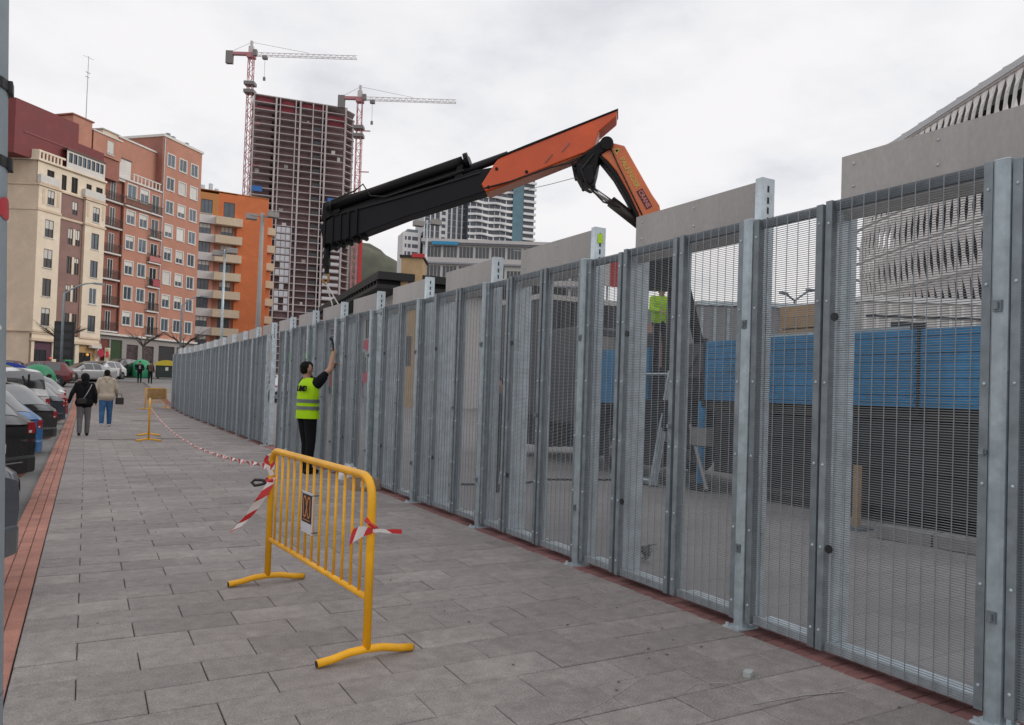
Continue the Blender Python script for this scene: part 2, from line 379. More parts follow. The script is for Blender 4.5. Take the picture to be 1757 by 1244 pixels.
def leaf(y0, y1, h, has_mesh=True, lock=False, z0=0.05, d=.2):
    """one hinged leaf between y0 and y1 (local origin at y0)"""
    w = y1-y0; zt = h-z0
    key = ('leaf', round(w, 3), round(zt, 2))
    if key not in mesh_cache:                                # the two stiles of the leaf
        b = MB()
        for yc in (.0225, w-.0225): b.box(-.016, -.010, yc-.0225, yc+.0225, 0, zt); b.box(-.0102, .035, yc-.0225, yc-.0165, 0, zt)
        mesh_cache[key] = b.mesh('leaf', galv_dark)
    lf = put('leaf', mesh_cache[key], fence, loc(y0, z0)); lf.rotation_euler = (random.uniform(-.0022, .0022), random.uniform(-.0025, .0025), random.uniform(-.007, .007)); lf.location.z += random.uniform(-.004, .006)
    if d: put('return_plate', fin(zt-.02, d), lf, (0, w-.034, .01))
    key = ('rails', round(w, 2), round(zt, 2))
    if key not in mesh_cache:
        b = MB(); b.box(.012, .05, .046, w-.046, zt-.055, zt-.004); mesh_cache[key] = b.mesh('top_rail', galv_dark)
        b = MB(); b.box(.012, .06, .046, w-.046, .004, .05); b.box(.06, .19, .046, w-.046, .02, .03); mesh_cache[('sill', round(w, 2))] = b.mesh('bottom_rail', galv_light)
    put('top_rail', mesh_cache[key], lf); put('bottom_rail', mesh_cache[('sill', round(w, 2))], lf)
    if has_mesh: put('wire_mesh', fence_mesh(w-.02, zt-.01), lf, (-.004, .01, .005))['kind'] = 'stuff'
    if y0 < 14:
        for z in (.12, .62, 1.12, 1.62, 2.12, 2.6):
            for yy in (.0225, w-.0225): put('bolt', bolt_me, lf, (-.017, yy, z))
    if lock and y0 < 22:
        put('lock_disc', disc_me, lf, (-.02, w-.085, 2.02)); put('lock_disc', disc_me, lf, (-.02, w-.085, .62)); put('lock_knob', knob_me, lf, (-.018, .0225, 1.28))
    return lf
panel_m = mat('fibre_cement_board', (0.42, 0.40, 0.385), 0.8, var=0.12, scale=1.6, bump=0.12, bscale=30, rnd=0.09, fine=0.06, stain=.14, stretch=(1, 1, .5))
sticker = mat('lime_sticker', (0.50, 0.80, 0.02), 0.5)
slot_d = mat('slot_dark', (0.03, 0.03, 0.035), 0.8)
for k, y in enumerate(posts):
    p = put('post', post_me, fence, loc(y)); put('base_plate', base_me, p); 
    if y < 20:
        for bx in (-.075, .075):
            for by in (-.05, .05): put('anchor_bolt', bolts_me, p, (bx, by, 0))
        for z in (.55, 2.05): put('hinge', latch_me, p, (0, 0, z+random.uniform(-.03, .03)))
        put('cap', MB().cbox(-.041, .041, -.041, .041, TOP-.011, TOP-.006, .014).mesh('cap', galv_light), p)
for k in range(len(posts)-1):
    y, yn = posts[k], posts[k+1]
    closed = y < 9 or y > 18.6
    if k <= 1:
        ys = yn-.61; leaf(y+.05, ys, TOP, lock=True, d=.24); leaf(ys+.01, yn-.05, TOP-.02, d=.12)
        hp0, hp1 = y-.2, ys
    else:
        leaf(y+.05, y+.70, TOP, d=.08)
        if not 17 < y < 18.5:                                 # the bay still open beyond the worker
            leaf(y+.735, y+1.40, TOP, lock=True, d=.24); leaf(y+1.43, yn-.05, TOP-.02, has_mesh=closed, d=.12 if closed else 0)
        hp0, hp1 = y-.01, y+1.42
    # fibre-cement header board standing above the leaves with its slotted end post
    w = hp1-hp0; key = ('hp', round(w, 2))
    if key not in mesh_cache: b = MB(); b.cbox(0, .035, 0, w, -.40, 0, .004); mesh_cache[key] = b.mesh('header_board', panel_m)
    hp = put('header_board', mesh_cache[key], fence, loc(hp0, 3.085, .125))
    if 'ep' not in mesh_cache:
        b = MB(); b.box(-.05, .07, -.012, -.004, -3.06, .006); b.box(-.05, -.044, -.004, .05, -3.06, .006); b.box(.064, .07, -.004, .05, -3.06, .006); mesh_cache['ep'] = b.mesh('end_post', galv_light)
        mesh_cache['sl'] = MB().box(0, .016, -.0145, -.0122, -.022, .022).mesh('slot', slot_d)
    put('end_post', mesh_cache['ep'], hp)
    if y < 12:
        for yy in (.09, w*.5, w-.09):
            for zz in (-.06, -.2): put('fixing', bolt_me, hp, (-.002, yy, zz))
    if y < 22:
        for z in (-.07, -.15, -.22, -.29, -.36): put('slot', mesh_cache['sl'], hp, (0, 0, z))
    if k == 3: put('sticker', MB().box(-.02, .034, -.018, -.0148, -.14, -.055).mesh('sticker', sticker), hp)
# ================================================================== BUILDINGS
glass_d = glass_mat('window_glass_dark', (0.035, 0.042, 0.05)); glass_b = glass_mat('window_glass_blue', (0.07, 0.10, 0.13))
curtain = mat('blind_white', (0.62, 0.61, 0.58), 0.8, rnd=0.12)
frame_br = mat('frame_brown', (0.10, 0.055, 0.04), 0.6); frame_wh = mat('frame_white', (0.62, 0.61, 0.59), 0.5, var=.05); frame_bk = mat('frame_black', (0.025, 0.025, 0.03), 0.5)
rail_m = mat('railing_dark', (0.06, 0.045, 0.045), 0.6)
concrete = mat('concrete', (0.34, 0.32, 0.31), 0.85, var=.12, scale=.5)
def wall(name, u0, u1, z0, z1, ops, m, parent, y=0.0, depth=0.14):
    """wall sheet facing -y with real openings (ops: u0,z0,u1,z1) and reveals"""
    us = sorted(set([u0, u1] + [o[0] for o in ops] + [o[2] for o in ops])); zs = sorted(set([z0, z1] + [o[1] for o in ops] + [o[3] for o in ops]))
    us = [u for u in us if u0 <= u <= u1]; zs = [z for z in zs if z0 <= z <= z1]
    b = MB()
    for a, c in zip(us[:-1], us[1:]):
        for d, e_ in zip(zs[:-1], zs[1:]):
            mu, mz = (a+c)/2, (d+e_)/2
            if any(o[0] < mu < o[2] and o[1] < mz < o[3] for o in ops): continue
            b.quad((a, y, d), (c, y, d), (c, y, e_), (a, y, e_))
    for (a, d, c, e_) in [o[:4] for o in ops]:
        b.quad((a, y, d), (a, y+depth, d), (c, y+depth, d), (c, y, d)); b.quad((a, y, e_), (c, y, e_), (c, y+depth, e_), (a, y+depth, e_))
        b.quad((a, y, d), (a, y, e_), (a, y+depth, e_), (a, y+depth, d)); b.quad((c, y, d), (c, y+depth, d), (c, y+depth, e_), (c, y, e_))
    return b.build(name, m, parent)
wcache = {}
def window(parent, u0, z0, u1, z1, y=0.0, fm=None, gm=None, surround=None, blind=None, mull=2, sill=True, depth=.08):
    w, h = round(u1-u0, 2), round(z1-z0, 2); fm = fm or frame_wh; gm = gm or glass_d
    key = (w, h, fm.name, mull)
    if key not in wcache:
        b = MB(); t = .06
        b.box(0, w, 0, .06, 0, t); b.box(0, w, 0, .06, h-t, h); b.box(0, t, 0, .06, t, h-t); b.box(w-t, w, 0, .06, t, h-t)
        for k in range(1, mull): b.box(w*k/mull-.03, w*k/mull+.03, .004, .055, t, h-t)
        wcache[key] = b.mesh('window', fm)
        b = MB(); b.quad((t/2, .05, t/2), (w-t/2, .05, t/2), (w-t/2, .05, h-t/2), (t/2, .05, h-t/2)); wcache[key+('p',)] = b
    k2 = key+('p', gm.name)
    if k2 not in wcache: wcache[k2] = wcache[key+('p',)].mesh('pane', gm)
    o = put('window', wcache[key], parent, (u0, y+depth-.06, z0)); put('pane', wcache[k2], o)
    if blind:
        kb = ('b', w, h, blind)
        if kb not in wcache: wcache[kb] = MB().box(.05, w-.05, .02, .04, h*(1-blind), h-.05).mesh('blind', curtain)
        put('blind', wcache[kb], o)
    if surround:
        ks = ('s', w, h, surround.name)
        if ks not in wcache:
            b = MB(); t = .13; d0 = -depth+.06
            b.box(-t, w+t, d0-.05, d0+.05, h, h+t); b.box(-t, w+t, d0-.08, d0+.05, -t, 0); b.box(-t, 0, d0-.05, d0+.05, 0, h); b.box(w, w+t, d0-.05, d0+.05, 0, h); wcache[ks] = b.mesh('surround', surround)
        put('surround', wcache[ks], o)
    elif sill:
        ks = ('sill', w)
        if ks not in wcache: wcache[ks] = MB().box(-.08, w+.08, -depth-.02, .0, -.09, -.003).mesh('sill', curtain)
        put('sill', wcache[ks], o)
    return o
def balcony(parent, u0, u1, z, y, d, slab_mt, rail_mt, solid=None, hgt=1.0):
    b = MB().box(u0, u1, y-d, y-.003, z-.16, z); o = b.build('balcony', slab_mt, parent)
    if solid: r = MB(); r.box(u0, u1, y-d, y-d+.08, z+.003, z+hgt); r.box(u0, u0+.08, y-d+.083, y-.01, z+.003, z+hgt); r.box(u1-.08, u1, y-d+.083, y-.01, z+.003, z+hgt); r.build('parapet', solid, o)
    else:
        r = MB(); r.box(u0, u1, y-d, y-d+.05, z+hgt-.06, z+hgt); r.box(u0, u1, y-d, y-d+.05, z+.08, z+.13)
        n = max(3, int((u1-u0)/.16))
        for k in range(n+1): x = u0+.01+(u1-u0-.05)*k/n; r.box(x, x+.035, y-d+.01, y-d+.04, z, z+hgt-.06)
        for s in (u0, u1-.05): r.box(s, s+.05, y-d+.05, y-.01, z+hgt-.06, z+hgt); r.box(s, s+.05, y-d+.05, y-.01, z+.08, z+.13)
        r.build('railing', rail_mt, o)
    return o
def building(name, label, P, ang): return thing(name, label, 'building', P, radians(90-ang))

# ---------------- cream apartment block with red mansard
cream = mat('cream_render', (0.62, 0.49, 0.37), 0.85, var=.08, scale=.6, stain=.11); cream_l = mat('cream_render_light', (0.72, 0.62, 0.49), 0.85, var=.07, scale=.6, stain=.11)
brown_r = mat('brown_render', (0.255, 0.155, 0.135), 0.85, var=.1, scale=.6, stain=.11); maroon = mat('maroon_sheet', (0.165, 0.028, 0.03), 0.65, var=.12, scale=.7, stain=.11)
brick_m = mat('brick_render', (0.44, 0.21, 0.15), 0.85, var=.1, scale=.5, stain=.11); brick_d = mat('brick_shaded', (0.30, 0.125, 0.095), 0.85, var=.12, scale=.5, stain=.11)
off_white = mat('off_white', (0.62, 0.60, 0.57), 0.8, var=.07, stain=.11)
B1 = building('cream_apartment_block', 'cream apartment block with brown recess and dark red top storeys at left', (-4.24, 88.4, 0), 45)
Z0 = 2.2; RY = .30                                           # RY: depth of the recess behind the bays
MB().prism([(-.7, .45), (7.9, .45), (7.9, 9), (-3.2, 9)], Z0, 22.9).build('core', cream, B1)
fl = [(6.6, 8.38), (9.56, 11.33), (12.43, 14.28), (15.46, 17.22)]
ops1 = [(.1, a, 1.1, b_) for a, b_ in fl] + [(.25, 18.75, 1.05, 20.2)]
wall('bay_wall', -.75, 1.87, 5.9, 20.4, ops1, cream_l, B1, 0)
for o in ops1: window(B1, *o, fm=frame_br, gm=glass_d, blind=random.choice((None, .3, .5)))
MB().box(-.76, 1.87, .01, .44, 5.75, 5.9).build('bay_base', cream, B1)
MB().box(1.84, 1.87, .003, .45, 5.9, 20.4).build('bay_side', cream, B1)
MB().prism([(-.80, .0), (-.75, .0), (-.75, .46), (-3.1, 9), (-3.3, 8.95)], 5.9, 20.4).build('flank_wall', cream, B1)
for d_, z0_, z1_ in ((.10, 17.95, 18.2), (.13, 20.42, 20.6), (.08, 5.93, 6.12)): MB().prism([(-.75-d_, -d_), (1.8+d_, -d_), (1.8+d_, .28), (-.9, .28), (-3.2, 8.9), (-3.32-d_, 8.9)], z0_, z1_).build('cornice', cream, B1)
ops2 = [(u, a-.15, u+.62, b_-.2) for a, b_ in fl for u in (3.12, 4.05)] + [(3.5, 18.5, 4.2, 19.9)]
wall('recess_wall', 1.87, 4.95, 5.9, 20.4, ops2, brown_r, B1, RY)
for o in ops2: window(B1, *o, y=RY, fm=frame_br, gm=glass_d, blind=random.choice((None, .3, .6)), sill=False)
for a, b_ in fl: MB().box(3.76, 4.03, RY-.03, RY-.002, a-.15, b_-.2).build('pier', cream_l, B1)
ops3 = [(5.85, a-.1, 6.85, b_-.15) for a, b_ in fl] + [(5.9, 18.3, 6.8, 19.9)]
wall('bay_wall', 4.95, 7.6, 5.9, 20.4, ops3, cream_l, B1, 0)
for o in ops3: window(B1, *o, fm=frame_br if random.random() < .7 else frame_wh, gm=glass_b, blind=random.choice((None, .4)))
MB().box(4.95, 4.98, .003, .45, 5.9, 20.4).box(7.57, 7.6, .003, .45, 5.9, 20.4).build('bay_side', cream, B1)
MB().box(4.9, 7.65, -.02, .44, 5.7, 5.9).build('bay_base', cream, B1)
for c_ in ((1.91, 4.86, .2, .29, 17.75, 17.98), (4.86, 7.7, -.10, .28, 17.75, 17.98), (1.91, 4.86, .18, .29, 20.42, 20.6), (4.86, 7.7, -.13, .28, 20.42, 20.6)): MB().box(*c_).build('cornice', cream, B1)
for u in (-.35, 1.35, 5.1, 7.15): MB().box(u, u+.3, -.03, -.002, 18.7, 20.2).build('wall_panel', cream, B1)
ops4 = [(.35, 20.75, 1.2, 22.3), (2.1, 20.75, 2.7, 22.3), (3.3, 20.75, 4.1, 22.4), (5.2, 20.75, 5.9, 22.2), (6.5, 20.75, 7.4, 22.2)]
wall('attic_wall', -.75, 7.6, 20.5, 22.9, ops4, cream_l, B1, RY, depth=.12)
for o in ops4: window(B1, *o, y=RY, fm=frame_bk, gm=mat('loggia_dark', (.02, .016, .014), .8), depth=.12, sill=False)
balcony(B1, -.7, 1.5, 20.78, RY, .42, cream, off_white, solid=off_white, hgt=.75); balcony(B1, 4.7, 7.4, 20.78, RY, .42, cream, off_white, solid=off_white, hgt=.75)
MB().prism([(-.9, .05), (7.7, .05), (7.7, .8), (-.95, .8), (-3.3, 8.8), (-3.5, 8.8)], 22.9, 23.1).build('cornice', cream_l, B1)
for k in range(7): MB().box(-.8+.42*k, -.62+.42*k, .12, .24, 23.1, 23.75).build('baluster', cream_l, B1)
MB().box(-.85, 2.3, .10, .26, 23.75, 23.95).build('balustrade_rail', cream_l, B1)
MB().prism([(-.85, .10), (-.80, .26), (-2.9, 8), (-3.2, 8)], 23.1, 23.95).build('flank_parapet', cream_l, B1)
ops5 = [(2.75+.58*k, 23.75, 3.22+.58*k, 24.75) for k in range(8)]
wall('gallery_wall', 2.5, 7.5, 23.1, 24.95, ops5, off_white, B1, .2)
for o in ops5: window(B1, *o, y=.2, fm=frame_bk, gm=glass_b, mull=1, sill=False)
MB().box(2.45, 7.55, .12, 4, 24.95, 25.15).box(7.3, 7.5, .21, 3, 23.1, 24.94).build('gallery_roof', frame_br, B1)
MB().prism([(-3, .8), (4.4, .8), (4.4, 8), (-6.5, 12), (-8.5, 10)], 23.0, 28.3).prism([(4.403, .85), (7.9, .85), (7.9, 8), (4.403, 8)], 25.16, 26.3).build('red_upper_storeys', maroon, B1)
MB().box(-2, 4.5, .74, .82, 25.3, 25.42).build('lead_flashing', mat('flashing', (.22, .06, .06), .6), B1)
MB().prism([(4.4, 1.6), (6.9, 1.6), (6.9, 4), (4.4, 4)], 26.5, 29.4).build('stair_tower', brick_m, B1); MB().box(4.2, 7.1, 1.5, 4.1, 29.4, 29.55).build('stair_tower_roof', brick_d, B1)
MB().box(7.15, 7.75, 1.6, 2.2, 26.0, 28.9).build('chimney', brick_d, B1)
wall('rear_brick_wall', 7.0, 11.0, 26.3, 28.6, [(9.0, 26.7, 9.9, 28.2)], brick_m, B1, 1.5); window(B1, 9.0, 26.7, 9.9, 28.2, y=1.5, fm=frame_wh, blind=.9)
MB().box(7.0, 11.0, 1.65, 4, 24, 28.5).build('rear_brick_core', brick_d, B1); MB().box(6.9, 11.1, 1.4, 4, 28.6, 28.75).build('rear_roof_edge', off_white, B1)
b = MB(); b.tube((6.1, 1.7, 29.5), (6.1, 1.7, 36.4), .05, .03, 6); b.tube((5.4, 1.7, 36.2), (6.8, 1.7, 36.3), .02, n=5); b.tube((5.8, 1.7, 34.6), (6.4, 1.7, 34.6), .04, n=5); b.tube((5.8, 1.7, 34.1), (6.3, 1.7, 34.1), .04, n=5); b.build('antenna', galv, B1)
ops6 = [(-.4, 2.4, 1.7, 5.0), (2.2, 2.4, 4.5, 5.0), (5.0, 2.4, 7.2, 5.0)]
wall('shop_wall', -.75, 7.6, Z0, 5.75, ops6, cream_l, B1, .1, depth=.2)
tealg = mat('teal_shopfront', (0.02, 0.12, 0.07), 0.4); purple = mat('purple_shopfront', (0.09, 0.03, 0.06), 0.5); amber = mat('amber_wall', (0.5, 0.33, 0.15), .7)
for o, m_ in zip(ops6, (purple, tealg, amber)): MB().box(o[0], o[2], .27, .3, o[1], o[3]).build('shopfront', m_, B1); window(B1, o[0]+.2, o[1], o[2]-.6, o[3]-.8, y=.18, fm=frame_bk, gm=glass_d, sill=False, depth=.07)
MB().box(-.9, 7.7, -.12, .09, 5.05, 5.3).build('canopy', cream, B1)
MB().box(3.3, 4.1, .16, .19, 3.2, 4.6).build('green_poster', mat('poster_green', (0.03, .32, .13), .5), B1)
MB().sphere((6.0, .0, 4.0), .15, 10, 6).build('shop_lamp', emit_mat('amber_lamp', (.8, .4, .1), .5), B1, smooth=True)
MB().sphere((1.4, .0, 3.4), .10, 8, 6).build('shop_lamp', emit_mat('red_lamp', (.8, .1, .04), .5), B1, smooth=True)
MB().tube((7.5, -.35, 4.3), (7.5, -.3, 4.3), .45, n=18).build('round_sign', mat('sign_red', (.42, .02, .05), .5), B1)
MB().box(6.2, 7.5, -.4, .08, 4.75, 5.04).build('awning', off_white, B1)

# ---------------- brick apartment block
B2 = building('brick_apartment_block', 'terracotta brick apartment block with white windows and stacked balconies beside cream block', (1.42, 96.68, 0), 45)
Z0 = 2.5
rows8 = [7.70+2.94*k for k in range(8)]
ops = [(u, z, u+1.25, z+1.5) for z in rows8 for u in (9.0, 11.15, 13.3)]
wall('front_wall', 8.2, 15.3, 6.7, 31.7, ops, brick_m, B2, 0)
for o in ops: window(B2, *o, fm=frame_wh, gm=glass_b, surround=off_white, blind=random.choice((None, None, .35, .6, .95)))
MB().prism([(8.2, .15), (15.3, .15), (15.3, 12), (8.2, 12)], Z0, 31.69).build('core', brick_d, B2)
MB().box(15.28, 15.3, .003, .15, 6.7, 31.7).box(8.2, 8.22, .003, .15, 24.6, 31.7).build('return_wall', brick_m, B2)
MB().box(8.1, 15.5, -.12, 12.1, 31.7, 32.0).build('roof_edge', off_white, B2)
for u, h in ((9.5, .6), (10.4, .5), (12.9, .5)): MB().cbox(u, u+.5, .5, 1.0, 32, 32+h, .1).build('roof_vent', galv_dark, B2)
MB().tube((8.35, -.08, 6.7), (8.35, -.08, 31.5), .06, n=6).build('downpipe', galv_light, B2)
rows6 = [7.86+2.96*k for k in range(6)]
ops = [(u, z, u+1.2, z+1.5) for z in rows6[:5] for u in (2.75, 4.75)] + [(u, rows6[5], u+1.3, rows6[5]+1.6) for u in (2.75, 4.75)]
wall('front_wall', 2.3, 8.2, 6.7, 24.6, ops, brick_m, B2, 0)
for o in ops: window(B2, *o, fm=frame_wh, gm=glass_b, surround=off_white, blind=random.choice((None, None, .35, .6)))
MB().prism([(-.6, .36), (2.3, .36), (2.3, .15), (8.19, .15), (8.19, 12), (-.6, 12)], Z0, 24.59).build('core', brick_d, B2)
MB().box(2.3, 2.32, .003, .36, 6.7, 24.6).box(-.62, -.6, .003, .36, 6.7, 24.6).build('recess_side', brick_m, B2)
for z in rows6:
    balcony(B2, -.55, 2.1, z-.9, .34, .42, off_white, rail_m)
    window(B2, .5, z-.85, 1.3, z+1.4, y=.30, fm=frame_wh, gm=glass_d, sill=False, depth=.055)
    window(B2, 6.6, z-.85, 7.8, z+1.4, y=-.03, fm=frame_wh, gm=glass_d, sill=False, depth=.03)
    balcony(B2, 6.2, 8.2, z-.92, 0, .32, off_white, rail_m)
MB().box(7.0, 8.1, -.36, -.325, rows6[2]-.85, rows6[2]+.0).build('red_balcony_screen', mat('screen_red', (.35, .07, .09), .7), B2); MB().box(6.3, 8.1, -.36, -.325, rows6[3]-.85, rows6[3]-.2).build('pink_balcony_screen', mat('screen_pink', (.45, .16, .15), .7), B2)
balcony(B2, 2.3, 6.15, rows6[5]-.92, 0, .3, off_white, rail_m)
MB().box(-.6, 2.3, 0, .35, 24.3, 24.6).box(-.75, 8.19, -.15, 12, 24.603, 24.8).build('terrace_slab', off_white, B2)
MB().box(1.0, 3.4, .3, 3, 24.8, 27.0).build('white_rooftop_room', off_white, B2); MB().box(.9, 3.5, .22, 3.1, 27.0, 27.12).build('rooftop_room_edge', frame_br, B2)
MB().prism([(2.2, 1.0), (11, 1.0), (8.19, 9), (2.2, 9)], 24.81, 29.6).build('setback_storey', brick_m, B2); MB().box(2.0, 8.19, .88, 9.1, 29.6, 29.8).build('setback_roof', off_white, B2)
MB().box(-.2, 2.1, 1.0, 3.0, 24.0, 29.7).build('lift_tower', cream, B2); MB().box(-.35, 2.25, .9, 3.1, 29.7, 29.85).build('lift_tower_roof', concrete, B2)
for k in range(8): MB().box(3.6+.6*k, 3.75+.6*k, .03, .12, 24.8, 25.6).build('terrace_post', off_white, B2)
MB().box(3.5, 8.1, .02, .14, 25.6, 25.72).build('terrace_rail', off_white, B2)
MB().box(-.7, 15.4, -.4, .14, 6.45, 6.68).build('canopy', off_white, B2)
ops = [(-.3, Z0, 1.0, 6.0), (1.2, Z0, 2.9, 6.0), (3.6, Z0, 5.4, 5.6), (6.1, Z0, 8.0, 5.6), (8.8, Z0, 11.6, 5.8), (12.0, Z0, 14.9, 5.8)]
wall('shop_wall', -.6, 15.3, Z0, 6.45, ops, mat('shop_grey', (.30, .28, .27), .8), B2, -.02, depth=.15)
for o, m_ in zip(ops, (mat('shop_redbrown', (.16, .04, .03), .6), mat('shop_green', (.025, .06, .02), .6), mat('shop_dark_art', (.05, .03, .035), .6, var=.9, scale=3), mat('shop_dark_art2', (.06, .04, .045), .6, var=.9, scale=2.5), frame_bk, frame_bk)):
    MB().box(o[0], o[2], .10, .13, o[1], o[3]).build('shopfront', m_, B2)
MB().box(.1, .9, -.3, -.24, 3.3, 5.0).build('poster_board', mat('poster', (.55, .5, .35), .6, var=.7, scale=2.2), B2)
MB().box(.25, .65, -.33, -.303, 3.9, 4.6).build('poster_mark', red, B2)

# ---------------- orange apartment block
orange_w = mat('orange_render', (0.57, 0.165, 0.058), 0.8, var=.06, scale=.4, stain=.11); ochre = mat('ochre_render', (0.50, 0.22, 0.075), .8, var=.06); beige_b = mat('beige_band', (0.60, 0.49, 0.36), .8, var=.06, stain=.11); grey_b = mat('grey_band', (0.60, 0.58, 0.57), .8, var=.06, stain=.11)
B3 = building('orange_apartment_block', 'orange rendered apartment block with pale balcony bands and blank side wall', (15.2, 127.9, 0), 88)
zb = [26.65-2.95*k for k in range(8)]
wall('orange_wall', 5.0, 9.9, 3.5, 31.9, [], orange_w, B3, -.0); wall('orange_attic_wall', 2.1, 5.0, 28.0, 31.75, [(2.9, 28.0, 4.6, 30.4)], orange_w, B3, 0)
window(B3, 2.9, 28.0, 4.6, 30.4, fm=frame_br, gm=glass_b)
MB().prism([(-.7, .9), (5, .9), (5, .2), (9.88, .2), (9.88, 10), (-.7, 10)], 3.5, 31.6).build('core', brick_d, B3)
MB().box(9.88, 9.9, .003, 9, 3.5, 31.9).build('return_wall', orange_w, B3)
wall('ochre_wall', -.9, 2.1, 28.0, 31.5, [(-.5, 28.2, 1.2, 30.4)], ochre, B3, .0); window(B3, -.5, 28.2, 1.2, 30.4, fm=frame_br, gm=glass_b, mull=3)
MB().box(-.9, 9.95, -.1, 10, 31.9, 32.0).build('roof_edge', ochre, B3); MB().box(-.9, 2.09, -.02, .9, 27.9, 28.0).box(2.1, 5, -.02, .9, 27.9, 28.0).build('attic_floor', grey_b, B3)
for k, z in enumerate(zb):
    MB().box(-.9, 1.7, -.1, .85, z, z+1.25).build('balcony_band', grey_b, B3)
    MB().box(1.703, 5.75, -.9, .85, z-.05, z+1.2).build('balcony_band', beige_b, B3)
    ops = [(-.6, z-1.7, 1.1, z-.02)]
    if z-1.7 > 4:
        wall('brick_infill', -.9, 1.7, z-1.7, z-.003, ops, brick_m, B3, .2); window(B3, -.6, z-1.7, 1.1, z-.02, y=.25, fm=frame_br, gm=glass_b, mull=3, sill=False, blind=random.choice((None, .4)))
        wall('brick_infill', 1.7, 5.0, z-1.75, z-.06, [(2.7, z-1.75, 4.5, z-.1)], brick_m, B3, .6); window(B3, 2.7, z-1.75, 4.5, z-.1, y=.6, fm=frame_br, gm=glass_b, mull=3, sill=False, blind=random.choice((None, .5)))
    MB().box(9.6, 11.4, .8, 6, z-.4, z+.8).build('balcony_band', beige_b, B3)
    MB().box(9.905, 10.9, 1.2, 6, z+.803, z+2.547).build('orange_infill', orange_w, B3)
for u, h in ((-.3, 1.1), (.9, 1.5), (1.8, .8)): MB().cbox(u, u+.6, 2, 2.6, 32, 32+h, .1).build('roof_vent', galv_light, B3)

# ---------------- concrete tower under construction
slab_c = mat('tower_slab', (0.45, 0.39, 0.39), .9, var=.12, scale=.2); col_c = mat('tower_column', (0.48, 0.42, 0.425), .9, var=.12, scale=.2); dark_in = mat('tower_interior', (0.25, 0.165, 0.17), .95, var=.35, scale=.15)  # distance haze is mixed into these colours, paler and more mauve
form_red = mat('red_formwork', (0.24, 0.045, 0.06), .8, var=.3, scale=.3); tarp = mat('blue_tarp', (0.03, .14, .42), .6); panelw = mat('new_cladding', (0.52, 0.52, 0.55), .6, rnd=.1)
TW = building('tower_under_construction', 'unfinished concrete tower of open floors with red formwork on its top storeys', (58.2, 338.4, 0), 99); TW.scale = (1.05, 1, 1)
nf = 40; H_ = 3.1
sm1 = MB().box(0, 38, -.3, 22, 0, .34).prism([(38, 2), (42, 6), (42, 22), (38, 22)], 0, .34).mesh('floor_slab', slab_c)
for k in range(nf): put('floor_slab', sm1, TW, (0, 0, 126.2-H_*k))
for u, wd in ((0, .5), (8.6, .7), (10.3, .4), (16.6, .4), (18.3, .7), (23.6, .4), (27.6, .4), (28.9, .7), (37.0, .7)):
    MB().box(u, u+wd, -.55, .6, 3, 126.4).build('column', col_c, TW)
for u in (41.0,): MB().box(u, u+.7, 5.6, 6.6, 3, 123).build('column', col_c, TW)
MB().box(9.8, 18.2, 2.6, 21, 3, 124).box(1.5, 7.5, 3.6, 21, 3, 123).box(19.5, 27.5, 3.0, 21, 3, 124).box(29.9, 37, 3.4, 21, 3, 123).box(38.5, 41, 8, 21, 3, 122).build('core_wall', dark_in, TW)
for k in range(4, 36):
    if k % 2 == 0: MB().box(24.3, 27.4, -.28, -.1, 126.5-H_*k, 128-H_*k).build('stair_guard', mat('stair_guard', (.05, .055, .06), .8), TW)
for u0, u1, z, h in ((1, 8.4, 123.3, 2.8), (10.8, 16.4, 120.2, 5.8), (19.3, 23.4, 123.3, 2.6), (24.3, 28.6, 123.3, 2.6), (30, 36.8, 117.0, 5.5), (.6, 8.4, 120.3, 1.4)):
    MB().box(u0, u1, 1.2, 1.4, z, z+h).build('formwork_panel', form_red, TW)
for k in range(22):
    u = random.choice((1.5, 3.4, 5.4, 11.5, 13, 15, 20, 21.5, 30.5, 32, 34.5)); f = random.randint(2, 30)
    MB().box(u, u+random.uniform(.8, 1.8), .8, 1.2, 126.55-H_*f, 126.5-H_*f+random.uniform(.8, 2.4)).build('site_material', random.choice((concrete, off_white, slab_c)), TW)
MB().box(.6, 4.6, -.6, -.4, 84.3, 86.6).build('blue_sheet', tarp, TW); MB().box(31, 36, -.1, .2, 82.6, 85.1).build('blue_sheet', tarp, TW); MB().box(30.6, 36.5, -.1, .2, 79.4, 81.9).build('blue_sheet', mat('blue_sheet_faded', (.08, .14, .24), .7), TW)
for f in range(19, 31):
    for u in (10.9, 12.8, 14.7):
        if random.random() < .8: MB().box(u, u+1.7, -.3, -.15, 126.6-H_*f, 128.9-H_*f).build('cladding_panel', panelw, TW)
for f in range(20, 30): MB().box(30.1, 36.8, -.35, -.2, 126.55-H_*f, 127.7-H_*f).build('cladding_panel', panelw, TW)
b = MB()
for z in range(20, 122, 3): b.box(42.5, 45.5, 5, 5.2, z, z+.25)
for u in (42.5, 45.3): b.box(u, u+.2, 5, 5.2, 10, 122)
b.build('hoist_mast', mat('hoist_pink', (.45, .22, .24), .7), TW)
MB().box(45.6, 47.0, 4, 5, 42, 72).build('red_hoist_cage', mat('hoist_red', (.5, .03, .035), .6), TW)

